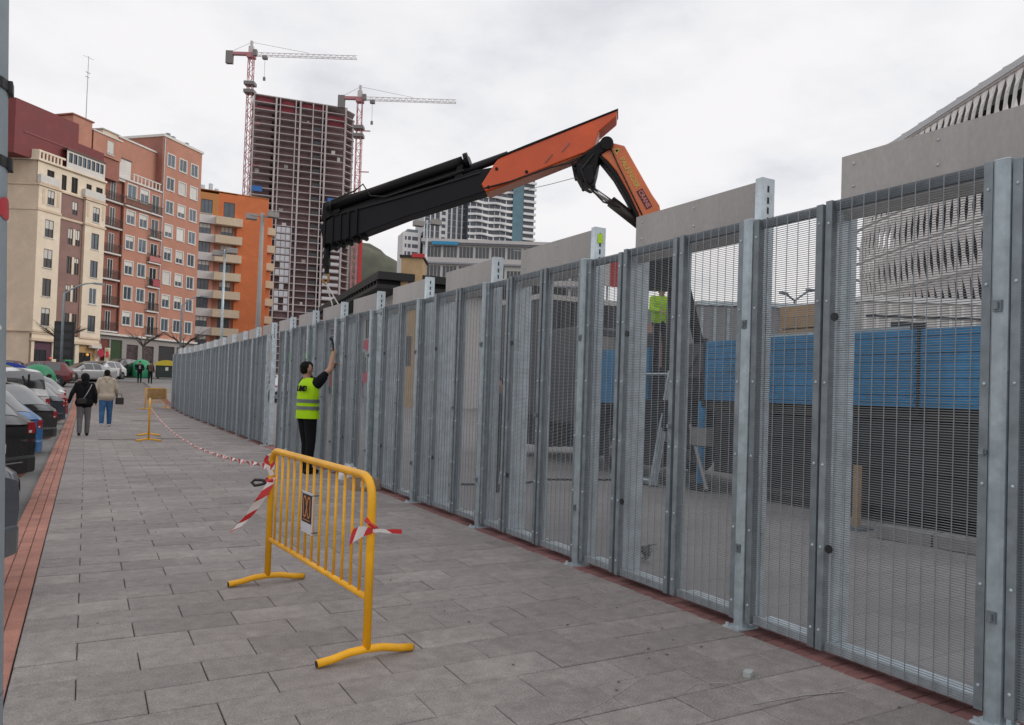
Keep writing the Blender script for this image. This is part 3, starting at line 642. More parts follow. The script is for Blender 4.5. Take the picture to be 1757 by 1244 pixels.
# ---------------- tower cranes
crane_red = mat('tower_crane_red', (0.46, 0.19, 0.205), .6); crane_w = mat('tower_crane_grey', (0.55, 0.51, 0.51), .6); cw_m = mat('counterweight', (.22, .2, .2), .8)
def tower_crane(label, x, y, zt, mast_r, jib, cjib, ang, name='tower_crane', h0=3.5):
    c = thing(name, label, 'tower crane', (x, y, 0), radians(90-ang), 'tower cranes over the building site')
    w = mast_r; b = MB()
    for sx in (-w, w):
        for sy in (-w, w): b.box(sx-.13, sx+.13, sy-.13, sy+.13, h0, zt)
    z = h0; s = 1
    while z < zt-3:
        for sy in (-w, w): b.path([(-w*s, sy, z), (w*s, sy, z+3)], .11, 4)
        for sx in (-w, w): b.path([(sx, -w*s, z), (sx, w*s, z+3)], .11, 4)
        z += 3; s = -s
    b.build('mast', crane_red, c)
    b = MB()
    for dz in (10.5, 14): b.box(-w-1.2, w+1.2, -w-1, w+1, zt-dz-1.4, zt-dz)
    b.build('climbing_collar', cw_m, c)
    MB().box(-1.6, 1.6, -1.6, 1.6, zt, zt+2).build('slewing_ring', crane_red, c)
    MB().box(1.3, 3, -2.4, -.9, zt+.5, zt+3).build('cab', cw_m, c)
    MB().prism([(-1, -1), (1, -1), (1, 1), (-1, 1)], zt+2, zt+5).box(-.5, .5, -.5, .5, zt+5, zt+7.5).build('tower_head', crane_w, c)
    b = MB(); j = jib; 
    for yy in (-.7, .7): b.path([(1, yy, zt+1.2), (j, yy, zt+1.2)], .13, 4)
    b.path([(1, 0, zt+2.6), (j, 0, zt+2.6)], .13, 4)
    n = int(j/2.5)
    for k in range(n):
        a, d = 1+(j-1)*k/n, 1+(j-1)*(k+1)/n
        for yy in (-.7, .7): b.path([(a, yy, zt+1.2), ((a+d)/2, 0, zt+2.6)], .07, 3, False); b.path([((a+d)/2, 0, zt+2.6), (d, yy, zt+1.2)], .07, 3, False)
    b.build('jib', crane_w, c)
    MB().box(-cjib, -1, -.8, .8, zt+1.2, zt+2.4).build('counter_jib', crane_red, c)
    MB().box(-cjib-.5, -cjib+2.4, -.9, .9, zt-2.6, zt+2.8).build('counterweight', cw_m, c)
    b = MB(); b.path([(0, 0, zt+7), (j*.55, 0, zt+3)], .09, 4); b.path([(0, 0, zt+7), (-cjib+1, 0, zt+2.4)], .09, 4); b.build('tie_bar', crane_w, c)
    MB().box(j*.13-1, j*.13+1, -.9, .9, zt-.2, zt+1).build('trolley', cw_m, c)
    b = MB(); b.path([(j*.13, 0, zt), (j*.13, 0, zt-8)], .07, 4); b.box(j*.13-.5, j*.13+.5, -.3, .3, zt-9.5, zt-8); b.build('hook_block', cw_m, c)
    for z in (70, 95, 113): MB().box(w, w+4, -.2, .2, z, z+.4).build('mast_tie', crane_red, c)
    return c
tower_crane('taller red tower crane left of the unfinished tower', 56.6, 339.1, 141.6, 1.0, 45.5, 10.3, 119.4)
tower_crane('lower red tower crane right of the unfinished tower', 99.4, 320.1, 125.6, 1.0, 42.0, 9.0, 119.4)

# ---------------- white residential towers
wt_white = mat('tower_white', (0.72, 0.72, 0.73), .6, var=.05, scale=.1); wt_glass = mat('tower_glass', (0.05, 0.062, 0.085), .15, var=.3, scale=.25, spec=.7); wt_teal = mat('tower_teal', (0.10, 0.20, 0.25), .2, var=.15, scale=.3)
WT = building('white_rib_tower', 'white residential tower with vertical ribs beside the banded tower', (135.4, 329.8, 0), 99)
MB().prism([(0, .6), (21.4, .6), (21.4, 18), (0, 18)], 3, 96).build('glass_body', wt_glass, WT)
for u, wd in ((0, .5), (2.8, .5), (4.9, .7), (7.5, 4.0), (13.0, .7), (15.6, .7), (18.2, .6), (20.6, .8)):
    if wd == 4.0:
        ops = [(u+1.0, z, u+2.9, z+1.7) for z in [8+3.05*k for k in range(28)]]
        wall('window_wall', u, u+wd, 3, 96, ops, wt_white, WT, 0, .3)
        for k, o in enumerate(ops):
            if k > 14: window(WT, *o, fm=frame_bk, gm=wt_glass, sill=False, mull=1, depth=.2)
        MB().box(u, u+.05, .003, .6, 3, 96).box(u+wd-.05, u+wd, .003, .6, 3, 96).build('pier_side', wt_white, WT)
    else: MB().box(u, u+wd, 0, .62, 3, 96.5).build('rib', wt_white, WT)
for k in range(30): MB().box(.5, 21.3, .45, .62, 6+3.05*k, 6.35+3.05*k).build('floor_band', mat('band_grey', (.30, .31, .34), .6), WT)
CT = building('banded_tower', 'tall white tower with wavy horizontal balcony bands and teal glass strip', (153.5, 319.7, 0), 99)
MB().prism([(.5, 1.2), (33.6, 1.2), (33.6, 20), (.5, 20)], 3, 105).build('glass_body', wt_glass, CT)
MB().box(22.2, 27.6, .3, 1.3, 3, 104).build('teal_glass_strip', wt_teal, CT)
for k in range(33):
    z = 5+3.05*k
    for u0, u1, a in ((0, 22.1, .45), (27.7, 34.2, .0)):
        if u0 > 0: MB().box(u0, u1, 0, 1.3, z, z+1.1).build('balcony_band', wt_white, CT)
        else:
            n = 22; top, bot = [], []
            ph = random.uniform(0, 6); R = []
            fr = [(u0+(u1-u0)*i/n, .2+.5*sin(ph*.3+i*.55+k*.5)*1.0) for i in range(n+1)]
            wv = [.22*sin(i*.6+k*.45) for i in range(n+1)]
            R = [[(u, 1.25, z+w), (u, y-.3, z+w), (u, y-.3, z+1.05+w*.6), (u, 1.25, z+1.05+w*.6)] for (u, y), w in zip(fr, wv)]
            MB().grid(R).build('balcony_band', wt_white, CT)
    for u in range(7): MB().box(1+3*u+random.uniform(-.5, .5), 1.35+3*u, .9, 1.22, z+1.1, z+3.0).build('mullion', wt_white, CT) if k > 16 else None
LB = building('low_white_block', 'low white block with dark square windows left of the ribbed tower', (127.0, 334.5, 0), 99)
ops = [(u, z, u+w, z+1.8) for z in [57+3.6*k for k in range(5)] for u, w in ((.9, .9), (2.4, 1.4), (4.4, 2.9))]
wall('front_wall', 0, 8.4, 3, 75.2, ops, wt_white, LB, 0, .3); MB().box(0.02, 8.38, .31, 12, 3, 75.1).build('core', wt_white, LB)
for o in ops: window(LB, *o, fm=frame_bk, gm=wt_glass, mull=1, sill=False, depth=.25)
MB().box(2.4, 7.5, 2, 8, 75.2, 77).build('plant_room', galv_dark, LB)

# ---------------- housing block across the plaza, long canopy building and beige corner tower
HB = building('white_housing_block', 'white housing block with dark window bands seen above and through the fence', (45.2, 105.9, 0), 119)
HB.location = (44.3, 106.9, 0)
hbw = mat('housing_white', (0.60, 0.575, 0.565), .8, var=.07); 
MB().box(-.4, 25, .5, 14, 3, 23.4).build('core', brick_d, HB)
for k in range(7):
    z = 2.9+3.0*k
    ops = [(.2+2.45*i, z+.75, 2.4+2.45*i, z+2.6) for i in range(10)]
    wall('storey_wall', -.4, 25, z, z+2.99, ops, hbw if k % 1 == 0 else brick_m, HB, 0, .25)
    for o in ops: window(HB, *o, fm=frame_wh, gm=glass_d, mull=4, sill=False, blind=random.choice((None, .3, None)))
    MB().box(-.5, 25.1, -.5, -.003, z+2.75, z+3.0).build('floor_band', mat('band_grey', (.30, .31, .34), .6), HB)
MB().box(-.6, 25.2, -.8, 14, 23.9, 24.4).build('roof_slab', hbw, HB)
MB().box(1, 5, -.85, -.75, 23.5, 24.0).build('blue_roof_sign', mat('blue_sign', (.03, .30, .55), .5), HB)
CB = thing('canopy_building', 'low pale building under a long black overhanging roof behind the fence', 'building', (21.0, 72.5, 0), radians(90-186.8))
dark_roof = mat('black_roof', (0.018, 0.018, 0.02), .7)
ops = [(1.2+2.6*k, z, 2.6+2.6*k, z+1.5) for k in range(9) for z in (2.4, 5.4)]
wall('front_wall', 0, 25.5, .3, 8.0, ops, hbw, CB, .0, .2)
for o in ops: window(CB, *o, fm=frame_bk, gm=glass_d, sill=False)
MB().box(0, 25.5, .26, 11, .3, 7.99).build('core', hbw, CB)
MB().prism([(-.3, -1.8), (26, -1.8), (26, 12), (-.3, 12)], 8.0, 8.25).prism([(-.2, -1.7), (25.9, -1.7), (25.9, 11.9), (-.2, 11.9)], 8.6, 9.1).build('roof', dark_roof, CB)
for k in range(26): MB().box(.1+k, .28+k, -1.65, 11, 8.251, 8.599).build('rafter', dark_roof, CB)
for k in range(6): MB().box(14+1.6*k, 15+1.6*k, 1, 2, 9.1, 9.5+.5*random.random()).build('roof_vent', off_white, CB)
BT = thing('beige_corner_tower', 'beige brick corner tower with narrow window and red roof edge beside the black roof', 'building', (17.85, 47.15, 0), radians(-29))
beige_k = mat('beige_brick', (0.50, 0.345, 0.19), .85, var=.12, scale=2)
ops = [(.5, 3, .85, 5), (.5, 7.4, .85, 9.0)]
wall('front_wall', 0, 1.4, 0, 10.2, ops, beige_k, BT, 0, .2); MB().box(.01, 1.39, .21, 2.6, 0, 10.19).build('core', beige_k, BT); MB().box(0, .012, .003, 2.6, 0, 10.2).box(1.388, 1.4, .003, 2.6, 0, 10.2).build('side_wall', beige_k, BT)
for o in ops: window(BT, *o, fm=frame_br, gm=glass_d, mull=1, sill=False)
MB().prism([(-.1, -.15), (1.5, -.15), (1.5, 2.8), (-.1, 2.8)], 10.2, 10.35).build('roof', dark_roof, BT); MB().prism([(.7, -.2), (1.55, -.2), (1.55, -.16), (.7, -.16)], 10.2, 10.45).build('red_fascia', red, BT)
# ---------------- low brown houses far behind the truck
rb = mat('brown_roof', (0.19, 0.10, 0.075), .9, var=.2, scale=.4); terr = mat('rust_wall', (0.27, 0.17, 0.14), .9, var=.15, scale=.3)
for i, (x, y, w, h, lab) in enumerate(((66, 100, 9, 11.5, 'brown house nearest the housing block beyond the crane truck'), (74, 95.5, 9, 13, 'brown house second from the housing block beyond the truck'), (82, 91, 9, 12, 'brown house in the middle of the row beyond the truck'), (90, 86.5, 9, 12.5, 'brown house second from the stadium beyond the truck'), (98, 82, 9, 11, 'brown house nearest the stadium beyond the truck'))):
    hs = thing('brown_house', lab, 'house', (x, y, 0), radians(90-119.4), 'brown houses beyond the truck')
    ops = [(1+2.6*k, z, 2.3+2.6*k, z+1.5) for k in range(3) for z in (4.5, 7.5)]
    wall('front_wall', 0, w, 2, h-2, ops, terr, hs, 0, .2); MB().box(.01, w-.01, .21, 9, 2, h-2.01).build('core', terr, hs)
    for o in ops: window(hs, *o, fm=frame_wh, gm=glass_d, sill=False)
    b = MB(); r = [(-.4, -.4, h-2), (w+.4, -.4, h-2), (w+.4, 9.4, h-2), (-.4, 9.4, h-2), (-.4, 4.5, h+.6), (w+.4, 4.5, h+.6)]
    b.v = r; b.f = [(0, 1, 5, 4), (2, 3, 4, 5), (0, 4, 3), (1, 2, 5), (3, 2, 1, 0)]; b.mi = [0]*5; b.build('roof', rb, hs)
    MB().box(2, 2.6, 5, 5.6, h-.5, h+1.8).build('chimney', terr, hs)

# ---------------- stadium with twisted white fins
fin_m = mat('stadium_fin', (0.78, 0.75, 0.735), .55, var=.06, scale=.4); st_dark = mat('stadium_inner', (0.03, 0.025, 0.025), .8); st_ring = mat('stadium_ring', (0.60, 0.575, 0.56), .6); st_roof = mat('stadium_roof', (0.42, 0.43, 0.45), .4, var=.1, scale=.3)
ST = thing('stadium', 'large stadium with rows of twisted white facade fins at the right edge', 'stadium', (49.1, 6.8, 0), 0)
dirv = Vector((.4904, .8715, 0)); nrm = Vector((-.8715, .4904, 0))
def st_path(s):                                            # arc-length along facade from near end; returns point, outward normal
    L1 = 50.0; R_ = 17.0
    if s <= L1: return dirv*s, nrm
    t = (s-L1)/R_; c = dirv*L1 - nrm*R_; n = nrm*cos(t) + dirv*sin(t); return c + n*R_, n
levels = [9.3, 13.0, 16.7, 20.5, 24.3, 28.6]; offs = [0, .7, 1.1, 1.0, .5, 0]
def st_pt(s, z, o=0.0):
    p, n = st_path(s)
    for a in range(5):
        if levels[a] <= z <= levels[a+1]: t = (z-levels[a])/(levels[a+1]-levels[a]); o += offs[a]*(1-t)+offs[a+1]*t
    q = p + n*o; return Vector((q.x, q.y, z))
ss = [-30+2*k for k in range(70)]
MB().grid([[st_pt(s, 0.2, -2.2), st_pt(s, 9.3, -2.2), st_pt(s, 28.5, -2.6)] for s in ss]).build('inner_wall', st_dark, ST)
MB().grid([[st_pt(s, 0.2, -.3), st_pt(s, 8.3, -.3)] for s in ss]).build('podium_wall', mat('podium', (.30, .29, .285), .8), ST)
MB().grid([[st_pt(s, 28.6, .35), st_pt(s, 29.2, .3), st_pt(s, 31.6, -4), st_pt(s, 35.6, -14)] for s in ss]).build('roof', st_roof, ST, smooth=False)
for k in range(36):
    s = -20+3.2*k; MB().path([st_pt(s, 29.3, .25), st_pt(s, 31.65, -4), st_pt(s, 35.65, -14)], .035, 4).build('roof_rib', st_ring, ST)
for z in levels: MB().path([st_pt(s, z, .12) for s in ss], .16, 6).build('ring_beam', st_ring, ST)
pitch_ = 1.1; strip_far = MB()
for a in range(5):
    za, zb_ = levels[a]+.02, levels[a+1]-.02
    for k in range(96):
        s = -30+pitch_*k; vis_ = 8 < s < 70
        rows_ = []
        vw = .55 if a == 4 else 1.25                           # the top band gapes wider
        prof_ = ((0, .5), (.10, .5), (.22, .42), (.42, .21*vw), (.50, .18*vw), (.62, .23*vw), (.80, .37*(.5+.5*vw)), (.97, .5), (1, .5))
        for t, hw in prof_:
            z = za+(zb_-za)*t; p = st_pt(s, z, 0); _, n = st_path(s); tg = Vector((n.y, -n.x, 0)); hw = hw*pitch_
            fold = .05+.55*(1-2*hw/pitch_)*.5
            rows_.append([p + tg*hw, p + n*fold, p - tg*hw])
        b = MB().grid(rows_)
        if vis_: b.build('facade_fin', fin_m, ST)
        else: i = len(strip_far.v); strip_far.v += b.v; strip_far.f += [tuple(q+i for q in f) for f in b.f]; strip_far.mi += b.mi
o = strip_far.build('other_facade_fins', fin_m, ST); o['kind'] = 'stuff'
# ================================================================== STREET FURNITURE
def street_lamp(label, x, y, h, arm, ang, head=1, r=.07, m=galv_dark, group='street lamps'):
    g = gz(y); L = thing('street_lamp', label, 'street lamp', (x, y, g), 0, group)
    dx, dy = sin(radians(ang)), cos(radians(ang))
    if head == 1:
        pts = [(0, 0, 0), (0, 0, h*.86)] + [(dx*arm*t, dy*arm*t, h*.86+(h*.14)*sin(t*pi/2)) for t in (.1, .25, .45, .7, 1)]
        MB().path(pts, [r*1.2, r]+[r*.7]*5, 8).build('pole', m, L, smooth=True)
        e_ = pts[-1]; mm = Matrix.Translation(e_) @ Matrix.Rotation(atan2(dy, dx), 4, 'Z')
        MB().prism([(-.05, -.07), (.25, -.14), (.75, -.11), (.8, 0), (.75, .11), (.25, .14), (-.05, .07)], -.10, .06, mm).build('lamp_head', m, L)
    else:
        MB().tube((0, 0, 0), (0, 0, h), r*1.3, r*.8, 10).build('pole', m, L, smooth=True)
        MB().tube((0, 0, 0), (0, 0, .5), r*1.8, n=10).build('pole_base', m, L)
        MB().box(-dx*arm-.06, dx*arm+.06, -.06, .06, h-.3, h-.2).build('cross_arm', m, L)
        for s in (-1, 1): MB().prism([(-.38, -.3), (.38, -.3), (.42, 0), (.38, .3), (-.38, .3), (-.42, 0)], h-.42+s*.12, h-.02+s*.12).xf(Matrix.Translation((s*dx*arm, s*dy*arm, 0))).build('lamp_head', concrete, L)
    MB().box(-.12, .12, -.10, .10, .6, 1.3).build('service_door', m, L) if head == 2 else None
    return L
street_lamp('curved street lamp in front of the cream apartment block', -1.85, 72.2, 8.0, 2.2, 75, r=.09)
street_lamp('curved street lamp in front of the brick apartment block', 8.0, 81.5, 8.2, 1.9, 75, r=.09)
street_lamp('tall plaza mast with two floodlight heads before the orange block', 11.3, 60.0, 13.7, .8, 110, head=2, r=.17, m=concrete)
street_lamp('slim twin-headed mast left of the tall plaza mast', 9.2, 63.5, 11.0, .55, 110, head=2, r=.10, m=galv_light)
street_lamp('pale mast with crossbar left of the ribbed white tower', 23.1, 55.6, 14.2, .7, 100, head=2, r=.10, m=galv_light)
street_lamp('small plaza lamp to the right of the banded tower', 38.9, 65.3, 14.6, 1.4, 300, r=.09)

# lamp column at the kerb, close to the camera
P = thing('kerb_column', 'galvanised lamp column at the left edge of the picture', 'lamp column', (-.212, 2.2, 0)); P.rotation_euler = (0, -.0316, 0)
pole_m = mat('column_galvanised', (.42, .50, .555), .55, .05, .12, 3, bump=.1, bscale=12)
MB().tube((0, 0, .02), (0, 0, 6.5), .092, .088, 28).build('shaft', pole_m, P, smooth=True)
MB().box(-.16, .16, -.16, .16, 0.001, .02).build('base_plate', galv, P)
for z in (2.243, 2.058): 
    MB().tube((0, 0, z-.012), (0, 0, z+.012), .096, n=24).build('strap', black, P); MB().box(.085, .101, -.02, .02, z-.014, z+.014).build('buckle', black, P)
MB().tube((0, 0, .78), (0, 0, .785), .0925, n=24).build('weld_line', galv_dark, P)
def curved_sticker(z0, z1, a0, a1, shape):
    b = MB(); R = .0938; n = 14; rows_ = []
    for i in range(n+1):
        t = -1+2*i/n; half = sqrt(max(0, 1-t*t)) if shape == 'disc' else 1-abs(t)
        zc_, hz_ = (z0+z1)/2, (z1-z0)/2; am, ah = (a0+a1)/2, (a1-a0)/2
        rows_.append([(R*cos(am+ah*t), R*sin(am+ah*t), zc_-hz_*half), (R*cos(am+ah*t), R*sin(am+ah*t), zc_+hz_*half)])
    return b.grid(rows_)
curved_sticker(1.920, 1.974, radians(-36), radians(6), 'disc').build('red_sticker', mat('sticker_red', (.5, .03, .04), .5), P)
curved_sticker(1.62, 1.70, radians(-80), radians(-24), 'diamond').build('diamond_sticker', mat('sticker_white', (.7, .7, .68), .5), P)
b = curved_sticker(1.635, 1.685, radians(-74), radians(-34), 'diamond'); b.v = [(x*1.004, y*1.004, z) for x, y, z in b.v]; b.build('diamond_mark', black, P)

# ---- yellow crowd barriers
yel = mat('barrier_yellow', (0.86, 0.42, 0.008), 0.45, 0, .12, 6, coat=.1, stain=.22)
def barrier(label, A, B_, board=None, name='crowd_barrier', feet=True):
    A, B_ = Vector(A), Vector(B_); d = (B_-A); Ln = d.length; ang = atan2(d.y, d.x)
    o = thing(name, label, 'barrier', A, ang, 'yellow crowd barriers'); H = 1.035; r = .0245; R = .13
    arc = [(R-R*cos(t), 0, H-R+R*sin(t)) for t in [pi/2*k/6 for k in range(7)]]
    pts = [(0, 0, .06), (0, 0, H-R-.02)] + arc + [(Ln-p[0], 0, p[2]) for p in arc[::-1]] + [(Ln, 0, H-R-.02), (Ln, 0, .06)]
    MB().path(pts, r, 12).build('outer_frame', yel, o, smooth=True)
    MB().tube((r*.8, 0, .345), (Ln-r*.8, 0, .345), .0185, n=10).build('lower_rail', yel, o, smooth=True)
    n = 13
    for k in range(1, n+1):
        x = Ln*k/(n+1); zt = H-.01 if R < x < Ln-R else H-R+sqrt(max(0, R*R-(R-min(x, Ln-x))**2))-.01
        MB().tube((x, 0, .35), (x, 0, zt), .0095, n=8).build('bar', yel, o, smooth=True)
    if feet:
        for x in (0, Ln):
            ft = [(x, -.29, .024), (x, -.20, .034), (x, -.10, .055), (x, 0, .060), (x, .10, .055), (x, .20, .034), (x, .29, .024)]
            f = MB().path(ft, .0225, 10).build('foot', yel, o, smooth=True)
            for s in (-1, 1): MB().tube((x, s*.2895, .0235), (x, s*.295, .023), .019, n=10).build('foot_plug', black, f)
    return o, Ln
br, Ln = barrier('yellow crowd barrier with small company sign in the foreground', (1.287, 6.06, 0), (1.45, 4.16, 0))
# company plate tied to the bars on the street side
sg = MB().box(.81, 1.03, -.031, -.026, .55, .825).build('sign_plate', mat('plate_white', (.62, .62, .66), .4, var=.05), br)
sg2 = MB().box(.825, 1.015, -.0325, -.0312, .62, .81).build('sign_field', mat('plate_black', (.02, .015, .015), .5), sg)
lg = MB(); lp = [(.34, .02), (.16, .04), (.10, .12), (.10, .86), (.16, .96), (.30, .98), (.38, .88), (.62, .12), (.70, .02), (.84, .04), (.90, .12), (.90, .86), (.84, .96), (.70, .98), (.62, .88), (.38, .12), (.34, .02)]
lg.path([(.84+.16*u, 0, .655+.14*v) for u, v in lp], .0075, 6); lg.v = [(x, -.0332+y*.06, z) for x, y, z in lg.v]
lg.build('sign_logo', mat('logo_orange', (.62, .22, .06), .5), sg)
b = MB()
for k in range(7): b.box(.85+.02*k, .864+.02*k, -.0331, -.0327, .633, .641)
b.build('sign_small_line', mat('logo_orange', (.62, .22, .06), .5), sg)
for z in (.565, .812):
    for x in (.815, 1.025): MB().tube((x, -.034, z), (x, .012, z), .004, n=6).build('cable_tie', black, sg)
b2, L2 = barrier('yellow crowd barrier standing end-on far along the sidewalk', (1.42, 21.0, 0), (1.56, 23.1, 0))
b3, L3 = barrier('yellow crowd barrier with plywood board beside the far fence', (2.55, 41.0, gz(41)), (3.6, 42.4, gz(41)))
MB().box(.12, L3-.12, -.05, -.03, .50, 1.0).build('plywood_board', mat('plywood', (.42, .25, .10), .8, var=.25, scale=3), b3)

# ---- red and white warning tape
tape_m = bpy.data.materials.new('warning_tape'); tape_m.use_nodes = True; t = tape_m.node_tree; pb = t.nodes['Principled BSDF']; pb.inputs['Roughness'].default_value = .35
att = t.nodes.new('ShaderNodeAttribute'); att.attribute_name = 'tape'; 
st = t.nodes.new('ShaderNodeMath'); st.operation = 'FRACT'; t.links.new(att.outputs['Fac'], st.inputs[0])
gt = t.nodes.new('ShaderNodeMath'); gt.operation = 'GREATER_THAN'; t.links.new(st.outputs[0], gt.inputs[0]); gt.inputs[1].default_value = .55
mx = t.nodes.new('ShaderNodeMix'); mx.data_type = 'RGBA'; t.links.new(gt.outputs[0], mx.inputs[0]); mx.inputs[6].default_value = (.72, .68, .66, 1); mx.inputs[7].default_value = (.58, .025, .03, 1); t.links.new(mx.outputs[2], pb.inputs['Base Color'])
MATS['warning_tape'] = tape_m
def ribbon(name, pts, widths, ups, vals, parent=None):
    b = MB(); rows_ = []
    for p, w, u in zip(pts, widths, ups): p = Vector(p); u = Vector(u).normalized(); rows_.append([tuple(p-u*w/2), tuple(p+u*w/2)])
    b.grid(rows_); me = b.mesh(name, tape_m)
    a = me.attributes.new('tape', 'FLOAT', 'POINT'); vv = []
    for v in vals: vv += [v-.10, v+.10]
    a.data.foreach_set('value', vv); return put(name, me, parent)
tp = thing('warning_tape', 'twisted red and white warning tape strung between the yellow barriers', 'tape', (1.287, 6.06, 0))
A, B_ = Vector((1.28, 6.06, .90)), Vector((1.56, 22.9, .78)); n = 420; pts, ws, us, vs_ = [], [], [], []
for i in range(n+1):
    t_ = i/n; p = A.lerp(B_, t_); p.z -= .30*4*t_*(1-t_); p.x += .06*4*t_*(1-t_)
    th = t_*150*.55; u = Vector((cos(th)*.9, .1, sin(th))); pts.append(p-Vector((1.287, 6.06, 0))); ws.append(.055); us.append(u); vs_.append(t_*90)
ribbon('strung_tape', pts, ws, us, vs_, tp)
# knot, loose tail on the left post and loop above
O = Vector((1.287, 6.06, 0))
R_ = Vector((.87, -.49, 0))                                  # roughly across the view
def tail(name, base, steps, w, up, v0, v1): 
    n = len(steps); ribbon(name, [Vector(base)+R_*a+Vector((0, bb, c)) for a, bb, c in steps], w if isinstance(w, list) else [w]*n, [up]*n, [v0+(v1-v0)*k/(n-1) for k in range(n)], tp)
tail('loose_tail', (0, -.035, .80), [(0, 0, .02), (-.03, -.01, -.05), (-.08, -.02, -.13), (-.12, 0, -.20), (-.16, .01, -.27), (-.21, .02, -.33), (-.25, .01, -.37), (-.31, .0, -.41)], [.05, .075, .085, .085, .075, .07, .055, .012], (.8, -.4, .25), .2, 2.75)
tail('knot_loop', (0, -.03, .90), [(0, 0, -.06), (-.03, 0, .0), (-.055, 0, .06), (-.035, -.01, .105), (-.01, -.01, .10), (.0, 0, .05), (.0, 0, -.02)], .035, (.85, -.45, .35), .1, 2.1)
MB().path([(-.03, .0, .79), (0, -.034, .80), (.034, 0, .82), (0, .034, .81), (-.032, .0, .80)], .018, 8).build('knot', mat('tape_red', (.55, .025, .03), .4), tp)
MB().path([R_*a+Vector((0, -.02, z)) for a, z in ((-.03, .785), (-.08, .80), (-.13, .80), (-.155, .78), (-.13, .755), (-.08, .765), (-.04, .78))], .012, 6).build('black_cable_loop', black, tp)
# tape ends on the right post
tq = thing('tape_bow', 'red and white tape tied round the near post of the foreground barrier', 'tape', (1.45, 4.16, 0))
def tail2(name, base, steps, w, up, v0, v1):
    n = len(steps); ribbon(name, [Vector(base)+R_*a+Vector((0, bb, c)) for a, bb, c in steps], w if isinstance(w, list) else [w]*n, [up]*n, [v0+(v1-v0)*k/(n-1) for k in range(n)], tq)
tail2('bow_left', (0, -.034, .735), [(.0, 0, .0), (-.03, 0, -.002), (-.06, -.01, -.004), (-.09, -.02, -.012), (-.12, -.02, -.03), (-.135, -.02, -.055)], [.03, .045, .06, .075, .08, .06], (.1, 0, 1), .62, 1.95)
tail2('bow_right', (0, -.034, .735), [(.0, 0, .0), (.04, 0, .004), (.08, 0, .0), (.12, 0, .002), (.165, 0, .002)], [.022, .02, .022, .024, .026], (0, 0, 1), 1.05, 1.92)
MB().path([(-.03, .0, .80), (-.02, -.03, .775), (.01, -.036, .755), (.034, -.008, .74), (.02, .03, .76), (-.03, .012, .79)], .011, 6).build('knot', mat('tape_red', (.55, .025, .03), .4), tq)

# ---- recycling containers
def igloo(label, x, y, m, s=1.0, group='green bottle banks'):
    o = thing('bottle_bank', label, 'container', (x, y, gz(y)), 0, group)
    prof = [(.72, 0), (.80, .15), (.84, .6), (.82, 1.0), (.70, 1.35), (.48, 1.58), (.2, 1.68), (.02, 1.70)]
    b = MB(); b.grid([[(r*s*cos(t), r*s*sin(t), z*s) for t in [2*pi*k/18 for k in range(18)]] for r, z in prof], close=True); b.build('shell', m, o, smooth=True)
    for a in (-2.2, -.9, .6): MB().tube((.78*s*cos(a), .78*s*sin(a), 1.1*s), (.85*s*cos(a), .85*s*sin(a), 1.08*s), .13*s, n=10).build('bottle_hole', black, o)
    MB().tube((0, 0, 1.69*s), (0, 0, 1.82*s), .05, n=8).build('lifting_eye', galv_dark, o)
gg = mat('bottle_bank_green', (.035, .30, .14), .45); gg2 = mat('bottle_bank_green_deep', (.02, .22, .10), .45)
igloo('mint green bottle bank behind the two distant men', 4.3, 75.7, gg, .98); igloo('dark green bottle bank rising behind the white parked van', -2.3, 49.0, gg2, 1.05)
def bin_(label, x, y, lid, s=1.0):
    o = thing('recycling_bin', label, 'container', (x, y, gz(y)), 0, 'recycling bins')
    b = MB(); b.prism([(-.85, -.5), (.85, -.5), (.85, .5), (-.85, .5)], .12, 1.2).build('body', mat('bin_dark', (.02, .03, .028), .5), o, bevel=.05)
    prof = [(-.95, 1.2), (-.92, 1.36), (-.7, 1.55), (-.35, 1.66), (0, 1.7), (.35, 1.66), (.7, 1.55), (.92, 1.36), (.95, 1.2)]
    MB().grid([[(x_, -.56, z) for x_, z in prof], [(x_, .56, z) for x_, z in prof]]).grid([[(x_, -.56, z), (x_, -.56, 1.2)] for x_, z in prof]).build('lid', lid, o, smooth=False)
    for xx in (-.7, .7): MB().tube((xx, -.52, .1), (xx, -.46, .1), .1, n=10).build('wheel', rubber, o)
    MB().box(-.12, .12, -.515, -.503, .75, 1.05).build('label_sticker', off_white, o)
bin_('yellow-lidded recycling bin beside the mint green bottle bank', 6.3, 75.2, mat('lid_yellow', (.55, .42, .03), .5))
bin_('blue-lidded recycling bin behind the parked cars at far left', -3.9, 52.5, mat('lid_blue', (.02, .05, .35), .5))
bin_('olive-lidded recycling bin behind the parked cars at far left', -4.3, 50.2, mat('lid_olive', (.30, .29, .10), .5))
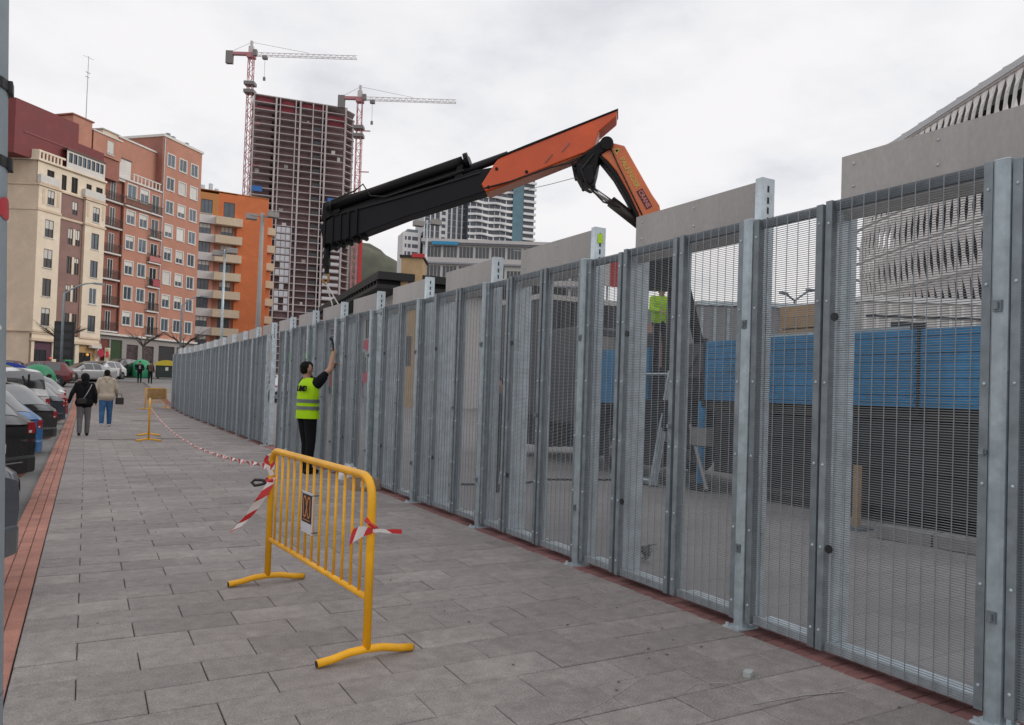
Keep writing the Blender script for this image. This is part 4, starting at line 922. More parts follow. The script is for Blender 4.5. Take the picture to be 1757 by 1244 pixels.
# ---- traffic signal back and bare street trees
tl = thing('information_panel', 'black back of an information panel before the shops', 'sign', (-1.75, 74.0, gz(74)), radians(-15))
MB().box(-.75, .75, -.12, .12, 1.4, 4.6).build('panel', black, tl); MB().tube((0, .2, 0), (0, .2, 4.4), .09, n=8).build('post', galv_dark, tl)
for k in range(4): MB().box(-.62, .62, -.135, -.122, 1.75+.7*k, 2.2+.7*k).build('panel_field', mat('panel_dark', (.02, .02, .025), .3), tl)
bark = mat('bark', (.07, .055, .045), .9)
def bare_tree(label, x, y, h, seed):
    rs = random.Random(seed); o = thing('bare_tree', label, 'tree', (x, y, gz(y)), 0, 'bare pruned street trees')
    MB().path([(0, 0, 0), (.05, 0, h*.3), (0, .05, h*.55)], [.13, .10, .09], 8).build('trunk', bark, o, smooth=True)
    b = MB()
    for k in range(9):
        a = rs.uniform(0, 6.28); l = rs.uniform(.5, 1.0)*h*.5; p1 = Vector((cos(a)*l*.6, sin(a)*l*.6, h*.55+l*.45)); b.path([(0, .05, h*.52), p1*.6+Vector((0, 0, h*.22)), p1], [.07, .05, .03], 5)
        for q in range(5):
            a2 = a+rs.uniform(-1, 1); l2 = l*rs.uniform(.3, .6); b.path([p1*.75+Vector((0, 0, h*.13)), p1+Vector((cos(a2)*l2, sin(a2)*l2, l2*rs.uniform(.1, .8)))], [.028, .01], 4)
    b.build('crown', bark, o)
bare_tree('bare pruned tree before the cream block shops', -2.2, 82.5, 5.2, 1); bare_tree('bare pruned tree before the brick block doorway', 5.2, 90.5, 5.2, 2); bare_tree('bare pruned tree before the far end of the brick block', 9.6, 94.5, 5.4, 3)

# ---- scraps by the fence
sc_ = thing('concrete_chip', 'small pale concrete block lying on the slabs near the fence', 'rubble', (3.30, 3.05, 0), .5); MB().cbox(-.035, .035, -.022, .022, .002, .028, .006).build('chip', mat('chip', (.42, .45, .44), .9), sc_)
rs = random.Random(3)
for i in range(9):
    b = MB(); b.cbox(-1, 1, -.6, .6, 0, .7, .3); s = rs.uniform(.004, .011); b.v = [(x*s, y*s, z*s) for x, y, z in b.v]
    tag(b.build('pebble', galv_dark if i % 3 else edge_m, None, loc=(rs.uniform(2.2, 3.6), rs.uniform(2.5, 5.2), .003), rz=rs.uniform(0, 3)), 'tiny dark chip of rubble scattered on the slabs near the fence', 'rubble', 'rubble chips')
wd = thing('weed', 'small weed growing in the plaza paving just behind the fence', 'plant', (4.66, 5.6, 0)); b = MB(); rs = random.Random(5)
for i in range(7):
    a = rs.uniform(0, 6.28); h = rs.uniform(.07, .17); tip = Vector((cos(a)*h*.45, sin(a)*h*.45, h)); b.path([(0, 0, 0), tip*.5, tip], .003, 4)
    for q in range(9):
        p = tip*rs.uniform(.25, 1.0); a2 = rs.uniform(0, 6.28); l = rs.uniform(.04, .075); d_ = Vector((cos(a2), sin(a2), rs.uniform(-.3, .6)))*l; sd = Vector((-sin(a2), cos(a2), .2))*l*.32
        b.quad(p, p+d_*.5-sd, p+d_, p+d_*.5+sd)
b.build('leaves', mat('weed_green', (.06, .09, .035), .8, var=.4, scale=20), wd)
tb = thing('cardboard_box', 'open cardboard box of fittings at the foot of the fence', 'box', (3.72, 11.1, .0), .1)
MB().box(-.22, .22, -.16, .16, .002, .02).box(-.22, -.2, -.16, .16, .02, .16).box(.2, .22, -.16, .16, .02, .16).box(-.2, .2, -.16, -.14, .02, .16).box(-.2, .2, .14, .16, .02, .16).build('carton', mat('cardboard', (.36, .27, .20), .9), tb)
MB().box(-.12, .1, -.163, -.1605, .05, .14).build('label', off_white, tb)
pb_ = thing('crumpled_bag', 'white crumpled plastic bag behind the cardboard box', 'bag', (3.66, 11.65, 0)); b = MB(); rs = random.Random(9); b.sphere((0, 0, .15), .16, 10, 8, (1.0, .7, 1.0)); b.v = [(x*(1+rs.uniform(-.25, .25)), y*(1+rs.uniform(-.25, .25)), max(.003, z*(1+rs.uniform(-.2, .2)))) for x, y, z in b.v]; b.build('bag', mat('bag_white', (.6, .64, .68), .4), pb_)
# ================================================================== VEHICLES
car_glass = mat('car_glass', (0.03, 0.033, 0.037), .05, spec=1.0, var=.1, coat=1.0); lamp_red = mat('tail_lamp', (.28, .014, .02), .25, var=.2); lamp_clear = mat('lamp_clear', (.6, .55, .52), .2)
plate_m = mat('number_plate', (.62, .63, .62), .4, var=.04); chrome = mat('chrome', (.55, .55, .56), .2, .9)
def paint(n, c): return mat('paint_'+n, c, .28, .0, .04, 2, coat=.6)
def smooth_list(v, k=2):
    for _ in range(k): v = [v[0]] + [(v[i-1]+2*v[i]+v[i+1])/4 for i in range(1, len(v)-1)] + [v[-1]]
    return v
TYPES = {  # stations: x, z_low, half width, z_belt, z_top, half width top
 'hatch': dict(L=4.0, st=[(-2.0, .38, .74, .86, .90, .60), (-1.93, .30, .84, .92, .97, .64), (-1.80, .25, .87, .95, 1.06, .64), (-1.42, .22, .88, .96, 1.46, .56), (-.6, .20, .885, .96, 1.50, .58), (.25, .20, .885, .95, 1.47, .57), (1.02, .22, .88, .92, 1.00, .66), (1.65, .25, .85, .80, .84, .62), (1.95, .32, .74, .66, .70, .55), (2.0, .38, .66, .60, .62, .5)], wheels=(-1.25, 1.28), R=.31, rear=(-1.86, -1.40), front=(.28, 1.0)),
 'suv': dict(L=4.5, st=[(-2.25, .46, .80, .98, 1.02, .66), (-2.18, .36, .90, 1.04, 1.08, .70), (-2.05, .30, .93, 1.06, 1.16, .70), (-1.68, .27, .94, 1.06, 1.62, .60), (-.7, .25, .94, 1.06, 1.67, .63), (.25, .25, .94, 1.05, 1.63, .62), (1.05, .27, .93, 1.03, 1.12, .72), (1.85, .30, .90, .95, .99, .68), (2.18, .38, .80, .78, .82, .6), (2.25, .45, .72, .68, .70, .55)], wheels=(-1.38, 1.4), R=.36, rear=(-2.10, -1.66), front=(.3, 1.02)),
 'van': dict(L=4.35, st=[(-2.17, .42, .80, 1.05, 1.12, .72), (-2.12, .32, .89, 1.08, 1.20, .74), (-2.07, .28, .91, 1.08, 1.70, .72), (-1.95, .25, .915, 1.08, 1.80, .72), (-.6, .25, .915, 1.07, 1.83, .74), (.55, .25, .91, 1.06, 1.76, .72), (1.2, .27, .90, 1.04, 1.14, .70), (1.85, .30, .87, .92, .97, .65), (2.1, .38, .78, .75, .8, .58), (2.17, .44, .70, .68, .7, .55)], wheels=(-1.3, 1.38), R=.33, rear=(-2.125, -2.0), front=(.58, 1.18)),
 'sedan': dict(L=4.5, st=[(-2.25, .42, .76, .88, .92, .64), (-2.18, .32, .86, .94, .99, .68), (-1.75, .25, .88, .97, 1.03, .66), (-1.0, .22, .89, .95, 1.42, .56), (-.4, .20, .89, .94, 1.45, .58), (.25, .20, .89, .93, 1.42, .57), (1.05, .22, .88, .90, .97, .66), (1.8, .25, .86, .80, .84, .62), (2.18, .34, .76, .66, .70, .55), (2.25, .40, .66, .60, .62, .5)], wheels=(-1.35, 1.4), R=.33, rear=(-1.7, -1.05), front=(.28, 1.0)),
}
wheel_cache = {}
def wheel_meshes(R):
    if R not in wheel_cache:
        prof = [(R*.60, -.09), (R*.93, -.10), (R, -.075), (R, .075), (R*.93, .10), (R*.60, .09)]
        b = MB(); b.grid([[(r*cos(t), y, r*sin(t)) for r, y in prof] for t in [2*pi*k/24 for k in range(25)]]); ty = b.mesh('wheel', rubber, True)
        b = MB(); b.tube((0, -.07, 0), (0, .07, 0), R*.60, n=20)
        for k in range(5): a = 2*pi*k/5; b.path([(0, -.085, 0), (R*.55*cos(a), -.085, R*.55*sin(a))], .03, 4); b.path([(0, .085, 0), (R*.55*cos(a), .085, R*.55*sin(a))], .03, 4)
        wheel_cache[R] = (ty, b.mesh('rim', mat('rim_grey', (.30, .30, .31), .4, .5)))
    return wheel_cache[R]
def car(kind, colour, label, pos, heading, plate=None, group='cars parked along the kerb', light_z=None, name='parked_car', lens=True):
    T = TYPES[kind]; st = T['st']; x, y = pos; g = gz(y) - (.07 if x < -.5 else -.006)
    o = thing(name, label, 'car' if kind != 'van' else 'van', (x, y, g), heading, group)
    # dense stations
    xs = []
    for a, b_ in zip(st[:-1], st[1:]):
        n = max(2, int((b_[0]-a[0])/.08)); xs += [a[0]+(b_[0]-a[0])*k/n for k in range(n)]
    xs.append(st[-1][0])
    def interp(xq, i):
        for a, b_ in zip(st[:-1], st[1:]):
            if a[0] <= xq <= b_[0]: t = (xq-a[0])/(b_[0]-a[0]); return a[i]+(b_[i]-a[i])*t
    cols = [smooth_list([interp(q, i) for q in xs], 3) for i in range(1, 6)]
    def section(k):
        zl, hw, zb, zt, ht = [c[k] for c in cols]; X = xs[k]
        pts = [(0, zl), (hw*.80, zl), (hw*.95, zl+.06), (hw*.985, zl+.2), (hw, zl*.45+zb*.55), (hw*.985, zb-.05), (hw*.955, zb), (hw*.955+(ht-hw*.955)*.5, zb+(zt-zb)*.52), (ht, zt-(zt-zb)*.12), (ht*.93, zt-.025), (ht*.75, zt-.004), (ht*.4, zt+.008), (0, zt+.012)]
        return [(X, -p, z) for p, z in pts] + [(X, p, z) for p, z in pts[::-1]]
    R = [section(k) for k in range(len(xs))]
    b = MB(); b.grid(R)
    for k, rev in ((0, False), (len(xs)-1, True)):
        m_ = len(b.v); f = R[k] if not rev else R[k][::-1]; b.v += f; h = len(f)//2
        for q in range(h-1): b.f.append((m_+q, m_+q+1, m_+len(f)-2-q, m_+len(f)-1-q)); b.mi.append(0)
    body = b.build('body', colour, o, smooth=True)
    def patch(nm, k0, k1, j0, j1, m, off=.006, parent=o):
        rows_ = []
        for k in range(k0, k1+1):
            r = []
            for j in range(j0, j1+1):
                p = Vector(R[k][j]); jn = R[k][min(j+1, 25)]; jp = R[k][max(j-1, 0)]; kn = R[min(k+1, len(xs)-1)][j]; kp = R[max(k-1, 0)][j]
                nrm_ = (Vector(kn)-Vector(kp)).cross(Vector(jn)-Vector(jp)); nrm_ = nrm_.normalized() if nrm_.length > 1e-9 else Vector((0, 0, 1))
                c = Vector((p.x, 0, .7)); 
                if nrm_.dot(p-c) < 0: nrm_ = -nrm_
                r.append(tuple(p+nrm_*off))
            rows_.append(r)
        return MB().grid(rows_).build(nm, m, parent, smooth=True)
    def kx(xq): return min(range(len(xs)), key=lambda k: abs(xs[k]-xq))
    patch('rear_window', kx(T['rear'][0]), kx(T['rear'][1]), 9, 16, car_glass); patch('windscreen', kx(T['front'][0]), kx(T['front'][1]), 9, 16, car_glass)
    xa, xb = T['rear'][1]+.12, T['front'][0]+.15; xm = (xa+xb)/2-.05
    for j0 in (6, 17):
        patch('side_window', kx(xa), kx(xm-.05), j0, j0+2, car_glass); patch('side_window', kx(xm+.05), kx(xb), j0, j0+2, car_glass)
    ty, rim = wheel_meshes(T['R']); hwm = max(s[2] for s in st)
    for wx in T['wheels']:
        for s in (-1, 1):
            w_ = put('wheel', ty, o, (wx, s*(hwm-.085), T['R'])); put('rim', rim, w_)
            MB().tube((wx, s*(hwm-.22), T['R']+.02), (wx, s*(hwm+.004), T['R']+.02), T['R']*1.12, n=24).build('wheel_arch', black, o)
    L2_ = T['L']/2; zbelt = st[1][3]; hw = st[1][2]
    lz = light_z or zbelt-.13
    hw0 = st[0][2]
    for s in (-1, 1):
        ja, jb = (4, 5) if s < 0 else (21, 20); tl_ = MB().grid([[Vector(R[k][ja]).lerp(Vector(R[k][jb]), f_)+Vector((-.004, s*.006, .002)) for f_ in (.62, .8, .98)][::s] for k in range(0, kx(-L2_+.13)+1)]).build('tail_light', lamp_red, o, smooth=True)
        if lens: MB().cbox(-.008, .01, min(s*hw0*.80, s*hw0*.97), max(s*hw0*.80, s*hw0*.97), -.05, .09, .004).xf(Matrix.Translation((-L2_, 0, lz))).build('tail_lens', lamp_red, tl_, bevel=.004)
        if lens: MB().box(-L2_-.012, -L2_-.008, min(s*hw0*.82, s*hw0*.88), max(s*hw0*.82, s*hw0*.88), lz-.04, lz-.01).build('reverse_lamp', lamp_clear, tl_)
        MB().cbox(L2_-.22, L2_+.0, s*.62-.16, s*.62+.12, .66, .80, .05).build('headlight', lamp_clear, o, bevel=.02)
        MB().prism([(.55, s*(hwm-.02)), (.75, s*(hwm-.02)), (.72, s*(hwm+.15)), (.58, s*(hwm+.15))][::(1 if s > 0 else -1)], zbelt-.02, zbelt+.13).build('mirror', colour if isinstance(colour, bpy.types.Material) else black, o, bevel=.02)
    MB().prism([(-L2_-.05, -hw*.66), (-L2_-.05, hw*.66), (-L2_-.02, hw*.86), (-L2_+.06, hw*.97), (-L2_+.25, hw*1.012), (-L2_+.42, hw*1.0), (-L2_+.42, -hw*1.0), (-L2_+.25, -hw*1.012), (-L2_+.06, -hw*.97), (-L2_-.02, -hw*.86)][::-1], st[0][1]-.05, st[0][1]+.17).build('rear_bumper', colour if kind in ('hatch', 'sedan') else black, o, bevel=.035)
    MB().box(-L2_-.056, -L2_-.050, -.5, .5, st[0][1]+.09, st[0][1]+.105).build('bumper_trim', chrome if kind == 'suv' else black, o)
    pl = MB().box(-L2_-.018, -L2_-.008, -.26, .26, zbelt-.36, zbelt-.25).build('number_plate', plate_m, o)
    if plate:
        me = text_mesh('plate_text', plate, .105, black, .0006, bold=.004); t_ = put('plate_characters', me, pl); t_.matrix_local = Matrix.Translation((-L2_-.019, 0, zbelt-.306)) @ basis((0, 0, 0), (0, -1, 0), (0, 0, 1)).to_4x4()
    MB().box(-L2_+.0, -L2_+.02, -.1, .1, zbelt-.15, zbelt-.11).build('badge', chrome, o)
    if kind == 'van': MB().box(-L2_+.0, -L2_+.04, -.012, .012, .5, 1.66).build('door_split', black, o)
    return o
hd = radians(90+57)                                          # parked diagonally, tails towards the kerb
def rear_corner(kind, x, y, h):                             # centre so that the right rear corner sits at (x, y)
    T = TYPES[kind]; f = Vector((cos(h), sin(h), 0)); r = Vector((sin(h), -cos(h), 0)); c = Vector((x, y, 0)) + f*T['L']/2 - r*T['st'][1][2]; return (c.x, c.y)
c_dgrey = paint('slate_grey', (.075, .085, .10)); c_black = paint('black', (.008, .008, .009)); c_blue = paint('bright_blue', (.015, .13, .34)); c_white = paint('white', (.62, .63, .64)); c_navy = paint('navy', (.015, .02, .035)); c_red = paint('red', (.22, .012, .02)); c_silver = paint('silver', (.32, .33, .34)); c_maroon = paint('maroon', (.13, .015, .02)); c_dblue = paint('deep_blue', (.012, .03, .14))
car('hatch', c_dgrey, 'slate grey parked car nearest the camera at lower left', rear_corner('hatch', -.33, 6.6, hd), hd, lens=False)
car('suv', c_black, 'black parked car with white plate ending in TG', rear_corner('suv', -.47, 11.4, hd), hd, plate='4821 LTG', light_z=.95)
car('hatch', c_blue, 'bright blue parked car wedged between two black cars', rear_corner('hatch', -.55, 15.2, hd), hd)
car('hatch', c_black, 'black parked hatchback with pale rear window before the white van', rear_corner('hatch', -.45, 19.0, hd), hd, plate='2390 KFB')
car('van', c_white, 'white parked van with large dark rear window', rear_corner('van', -.75, 23.2, hd), hd)
car('hatch', c_navy, 'navy parked car just beyond the white van', rear_corner('hatch', -.45, 26.6, hd), hd)
car('hatch', c_red, 'red parked car partly hidden beyond the navy car', rear_corner('hatch', -.45, 30.6, hd), hd)
car('suv', c_white, 'white parked car beyond the red car', rear_corner('suv', -.6, 34.6, hd), hd)
car('hatch', c_silver, 'silver parked car by the head of the woman in black', rear_corner('hatch', -.75, 41.5, hd), hd)
h2 = radians(200)
car('suv', c_maroon, 'large maroon car across the street behind the white van', (-3.0, 60.5), radians(175), group='cars across the street')
car('hatch', paint('wine', (.07, .02, .03)), 'dark wine car with pale roof left of the maroon car', (-5.6, 65.5), radians(165), group='cars across the street')
car('sedan', c_silver, 'silver grey sedan to the right of the maroon car', (-.2, 66.0), radians(215), group='cars across the street')
car('sedan', paint('grey', (.12, .125, .13)), 'grey sedan behind the silver sedan', (.2, 71.5), radians(200), group='cars across the street')
car('hatch', c_white, 'white hatchback between silver and black cars across the street', (1.2, 71.2), radians(235), group='cars across the street')
car('suv', c_black, 'black car next to the white hatchback across the street', (2.6, 75.6), radians(240), group='cars across the street')
car('sedan', c_dblue, 'deep blue car next to the mint green bottle bank', (3.7, 79.8), radians(255), group='cars across the street')
car('suv', c_white, 'white car seen through the gap in the far fence', (10.9, 50.2), radians(95), group='cars on the plaza')
# green bus glimpsed behind the fence
bs = thing('green_bus', 'green bus glimpsed through the fence gaps behind the worker', 'bus', (17.5, 64, gz(64)), radians(100)); bus_g = mat('bus_green', (.06, .38, .06), .4)
MB().cbox(-5.5, 5.5, -1.25, 1.25, .35, 1.3, .15).build('lower_body', mat('bus_red', (.35, .02, .03), .4), bs); MB().cbox(-5.5, 5.5, -1.25, 1.25, 2.5, 3.2, .15).build('roof', bus_g, bs); MB().cbox(-5.45, 5.45, -1.22, 1.22, 1.3, 2.5, .15).build('window_band', car_glass, bs)
for k in range(9): MB().box(-5.3+1.3*k, -5.2+1.3*k, -1.25, 1.25, 1.3, 2.5).build('pillar', bus_g, bs)
for wx in (-3.4, 3.2):
    for s in (-1, 1): put('wheel', wheel_meshes(.36)[0], bs, (wx, s*1.15, .36))
rp_ = thing('pink_round_sign', 'bright pink round sign on a post glimpsed through the fence', 'sign', (9.0, 27.0, 0)); MB().tube((0, 0, 0), (0, 0, 3.3), .03, n=6).build('post', galv, rp_)
pk = mat('sign_pink', (.62, .07, .12), .5)
for z in (3.1, 1.9): MB().tube((0, -.05, z), (0, -.03, z), .2, n=16).build('disc', pk, rp_)

# ---------------- flatbed truck with knuckle-boom crane
blue_t = mat('truck_blue', (.015, .19, .40), .45, 0, .2, 2.5, rnd=.12, stain=.35); ch_m = mat('chassis_dark', (.02, .02, .022), .7); alu = mat('aluminium_beam', (.30, .30, .30), .5, .3)
TK = thing('crane_truck', 'blue flatbed truck carrying the knuckle-boom crane behind the fence', 'truck', (10.2, 5.0, 0))
for y0, y1 in ((-6.5, -3.0), (-2.97, .7), (.73, 4.45)):       # drop-side panels with ribs, street side and far side
    for sx in (-1.15, 1.15):
        o = MB().box(sx-.03, sx+.03, y0, y1, 1.52, 2.5).build('drop_side', blue_t, TK); b = MB()
        for k in range(9): z = 1.57+.105*k; b.box(sx-.045, sx-.0305, y0+.03, y1-.03, z, z+.06)
        b.build('ribs', blue_t, o); MB().box(sx-.055, sx+.04, y1, y1+.03, 1.4, 2.56).build('stanchion', ch_m, o)
MB().box(-1.1, 1.1, -6.5, 4.45, 1.36, 1.52).build('bed', mat('bed_wood', (.05, .042, .035), .9), TK)
MB().box(-.5, -.3, -6.5, 11.2, .8, 1.35).box(.3, .5, -6.5, 11.2, .8, 1.35).build('chassis_rail', ch_m, TK)
for wy in (-5.4, -4.2, 6.9, -3.0):
    for s in (-1, 1):
        w_ = put('wheel', wheel_meshes(.5)[0], TK, (s*.98, wy, .5), radians(90)); put('rim', wheel_meshes(.5)[1], w_)
MB().box(-1.12, -.55, -1.9, 3.6, .22, 1.33).build('underside_shade_box', ch_m, TK)  # added dark boxes standing for running gear and the shadow beneath the bed
MB().box(.55, 1.12, -6.4, 3.6, .22, 1.33).build('underside_shade_box', ch_m, TK)
for z in (.75, 1.05): MB().box(-1.16, -1.12, -1.9, 4.2, z-.04, z+.04).build('side_guard', ch_m, TK)
MB().box(-1.12, -.6, -2.9, -2.2, .78, 1.30).build('blue_tank', blue_t, TK); MB().box(-1.19, -1.165, -.8, -.5, .95, 1.08).build('red_reflector', mat('reflector', (.5, .02, .02), .3), TK)
MB().box(-1.1, 1.1, 5.9, 8.1, 1.36, 2.1).build('front_deck_box', ch_m, TK)
for sx in (-1.15, 1.15): MB().box(sx-.03, sx+.03, 5.9, 8.1, 1.4, 2.45).build('drop_side', blue_t, TK)
MB().cbox(-1.1, 1.1, 8.2, 10.3, .9, 3.0, .15).build('cab', mat('cab_grey', (.05, .052, .06), .4), TK, bevel=.06)
MB().box(-1.0, 1.0, 8.18, 8.203, 2.0, 2.8).build('cab_rear_window', car_glass, TK)
# dark running gear filling the space below the deck and round the crane base
for y0, y1, z0, z1 in ((3.75, 4.3, .35, 1.34), (5.55, 6.35, .28, 1.34), (7.5, 8.15, .30, 1.34)): MB().cbox(-1.1, -.5, y0, y1, z0, z1, .04).build('equipment_locker', ch_m, TK, bevel=.02)
MB().tube((-.85, 4.55, 1.65), (-.85, 5.75, 1.65), .22, n=14).build('oil_tank', ch_m, TK); MB().box(-1.0, 1.0, 4.5, 5.8, 1.36, 1.46).build('crane_deck', ch_m, TK); MB().box(-.95, -.35, 4.6, 5.2, 1.9, 2.5).build('control_box', mat('control_grey', (.10, .10, .11), .6), TK)
for k in range(5): MB().path([(-1.02+.04*k, 3.8+.35*k, 2.4), (-1.1, 4.1+.3*k, 1.7+.06*k), (-.95, 4.6+.22*k, 1.3)], .02, 6).build('hydraulic_hose', rubber, TK, smooth=True)
# outriggers and crane base
b = MB(); b.box(-1.2, 1.2, 4.35, 4.75, .75, 1.05).box(-1.2, 1.2, 5.1, 5.5, .75, 1.05); b.build('outrigger_beam', alu, TK)
for yy in (4.55, 5.3):
    o = MB().tube((-1.12, yy, .12), (-1.12, yy, 1.5), .07, n=10).build('outrigger_leg', blue_t, TK); MB().tube((-1.12, yy, .0), (-1.12, yy, .12), .18, n=14).build('outrigger_foot', ch_m, o)
MB().tube((-1.3, 4.2, .05), (-1.05, 5.0, 1.3), .035, n=8).build('support_bar', alu, TK)
# load on the bed: bundles of galvanised frames, boards and beams
ld = thing('load_of_frames', 'stacked galvanised frames and beams loaded on the blue truck bed', 'cargo', (10.2, 5.0, 1.52)); rs = random.Random(11)
for k in range(14):
    y0 = rs.uniform(-6, -1); x0 = rs.uniform(-1.0, .7); z0 = .02+.09*(k % 7); MB().box(x0, x0+.25, y0, y0+rs.uniform(2.5, 4.0), z0, z0+.075).build('beam', rs.choice((galv, alu, galv_dark, galv_light)), ld)
for k in range(5): MB().box(-.9, .9, -5.9+.12*k, -5.83+.12*k, .0, 1.0-.03*k).build('upright_frame', galv, ld)
MB().box(-1.0, -.93, 1.0, 3.4, .0, 1.05).build('galvanised_panel', galv, ld)
for i, (x, y, z, w) in enumerate(((10.3, 9.25, 1.53, .9),)):
    tc_ = thing('timber_stack', 'stack of pale timber at the end of the blue truck bed', 'timber', (x, y-.95, z), 0)
    for r in range(8):
        for c in range(3): MB().box(-.35+.24*c, -.13+.24*c, -.42, .42, .06+.19*r, .235+.19*r).build('plank', mat('timber', (.40, .27, .15), .9, rnd=.15), tc_)
    MB().box(-.4, -.3, -.43, .43, 0, .06).box(.25, .35, -.43, .43, 0, .06).build('bearer', mat('timber', (.40, .27, .15), .9, rnd=.15), tc_)

# crane proper: everything lies in one vertical plane, s along the boom, z up
CR = thing('knuckle_boom_crane', 'orange and black knuckle-boom loader crane raised over the fence', 'crane', (10.0, 9.9, 0), atan2(.609, -.793))
org = mat('crane_orange', (.68, .095, .02), .42, 0, .10, 1.5, coat=.15, stain=.16); org_l = mat('crane_orange_light', (.68, .17, .055), .42, 0, .10, 1.5, coat=.15, stain=.16); blk = mat('crane_black', (.006, .0055, .006), .5, 0, .2, 2, spec=.22); blk2 = mat('crane_charcoal', (.009, .0085, .011), .5, 0, .25, 2, spec=.22); hose = mat('hose', (.015, .013, .012), .6)
def plate(nm, poly, y0, y1, m, parent=CR, bev=.012):
    b = MB(); n = len(poly); b.v = [(s, y0, z) for s, z in poly] + [(s, y1, z) for s, z in poly]
    area = sum(poly[i][0]*poly[(i+1) % n][1]-poly[(i+1) % n][0]*poly[i][1] for i in range(n))
    idx = list(range(n)) if area > 0 else list(range(n))[::-1]
    b.f = [tuple(idx), tuple(i+n for i in reversed(idx))] + [(idx[(k+1) % n], idx[k], idx[k]+n, idx[(k+1) % n]+n) for k in range(n)]; b.mi = [0]*len(b.f)
    return b.build(nm, m, parent, bevel=bev)
ob = plate('outer_boom', [(2.10, 6.72), (2.11, 6.60), (2.42, 6.33), (2.50, 6.05), (2.66, 5.95), (3.14, 5.77), (4.11, 5.38), (4.48, 5.24), (4.56, 5.38), (4.33, 5.76), (4.25, 5.86), (3.75, 6.08)], -.24, .24, org, bev=.02)
plate('boom_edge', [(2.08, 6.745), (2.10, 6.70), (3.75, 6.05), (4.27, 5.85), (4.27, 5.89), (3.75, 6.10)], -.26, .26, blk2, ob)
for s, z in ((4.28, 5.66), (3.72, 5.60), (4.42, 5.32)): MB().tube((s, -.26, z), (s, .26, z), .03, n=8).build('pin', blk, ob)
for k, (s, z) in enumerate(((2.95, 6.12), (3.25, 5.92))): MB().path([(s, .262, z), (s+.13, .262, z-.16)], .008, 4).path([(s, -.262, z), (s+.13, -.262, z-.16)], .008, 4).build('scuff_bar', galv_dark, ob)
plate('underside_rib', [(2.66, 5.93), (4.11, 5.36), (4.48, 5.22), (4.45, 5.32), (3.14, 5.86)], -.20, .20, org_l, ob)
tb_ = plate('telescopic_boom', [(4.30, 5.72), (4.50, 5.25), (6.01, 4.78), (7.15, 4.35), (7.60, 4.25), (7.70, 4.62), (7.18, 4.93), (5.35, 5.42), (4.70, 5.66)], -.19, .19, blk2, bev=.015)
for k in range(5): s = 7.62-.16*k; plate('extension_head', [(s, 4.20+.055*k), (s-.05, 4.20+.055*k), (s-.05, 4.75+.05*k), (s, 4.70+.05*k)], -.215-.006*k, .215+.006*k, blk, tb_)
for k in range(5): s = 7.45-.15*k; MB().tube((s, -.10, 4.22+.05*k), (s, .10, 4.22+.05*k), .05, n=8).build('sheave', blk, tb_)
plate('hose_tray', [(7.62, 4.66), (7.60, 4.98), (6.9, 5.20), (5.0, 5.84), (4.92, 5.64), (6.2, 5.24), (6.9, 4.98)], -.10, .10, blk)
for y, r in ((-.13, .10), (.11, .10)):
    o = MB().tube((7.58, y, 4.96), (4.95, y, 5.85), r, n=12).build('extension_cylinder', blk, CR, smooth=True); MB().tube((4.92, y, 5.86), (4.84, y, 5.885), r*1.35, n=12).build('cylinder_gland', blk, o)
for y, z0 in ((-.02, 5.06), (.0, 5.02)): MB().tube((6.2, y*4, 5.28+z0-5.04), (4.12, y*4, 6.0+z0-5.04), .075, n=10).build('rod_guard', blk2, CR, smooth=True)
MB().tube((5.1, 0, 5.62), (4.2, 0, 5.93), .05, n=10).build('extension_cylinder', blk, CR, smooth=True)
plate('cylinder_cradle', [(7.68, 4.70), (7.66, 5.06), (7.40, 5.12), (7.30, 4.88)], -.16, .16, blk, CR); plate('cylinder_bracket', [(4.98, 5.52), (5.10, 5.50), (5.02, 5.86), (4.90, 5.88)], -.17, .17, blk, CR)
plate('cylinder_cover', [(7.55, 4.98), (6.4, 5.33), (6.35, 5.44), (7.5, 5.10)], -.2, .2, mat('crane_brown', (.03, .024, .018), .5), CR)
MB().path([(7.5, .2, 4.85), (7.45, .24, 5.08), (7.0, .25, 5.26), (6.85, .22, 5.40), (6.7, .2, 5.18), (6.4, .2, 5.16), (5.6, .2, 5.42), (4.9, .2, 5.66)], .016, 6).path([(7.4, .21, 4.8), (6.2, .22, 5.12), (4.6, .21, 5.60)], .014, 6).path([(7.5, -.2, 4.85), (7.2, -.25, 5.16), (6.6, -.24, 5.2), (5, -.21, 5.62)], .016, 6).build('hydraulic_hose', hose, CR, smooth=True)
ib = plate('inner_boom', [(1.30, 4.99), (1.44, 5.19), (1.95, 6.07), (2.21, 6.14), (2.39, 5.92), (2.24, 5.79), (2.08, 5.60), (1.86, 5.22), (1.67, 4.84), (1.42, 3.95), (1.08, 3.95)], -.22, .22, org_l, bev=.02)
plate('inner_edge', [(2.37, 5.90), (2.24, 5.77), (2.08, 5.58), (1.86, 5.20), (1.67, 4.82), (1.42, 3.93), (1.46, 3.93), (1.72, 4.80), (1.91, 5.16), (2.14, 5.54), (2.30, 5.74), (2.42, 5.88)], -.24, .24, blk2, ib)
MB().tube((2.27, -.30, 6.10), (2.27, .30, 6.10), .12, n=18).build('knuckle_pin', blk, CR, smooth=False)
plate('knuckle_link', [(2.20, 6.16), (2.36, 6.18), (2.62, 5.95), (2.86, 5.72), (2.74, 5.50), (2.62, 5.34), (2.50, 5.36), (2.44, 5.62), (2.40, 5.88), (2.18, 6.04)], -.27, .27, blk, bev=.03)
plate('knuckle_guard', [(2.80, 5.74), (2.84, 5.60), (2.74, 5.42), (2.55, 5.32), (2.46, 5.42), (2.50, 5.70)], -.32, .32, blk2, bev=.04)
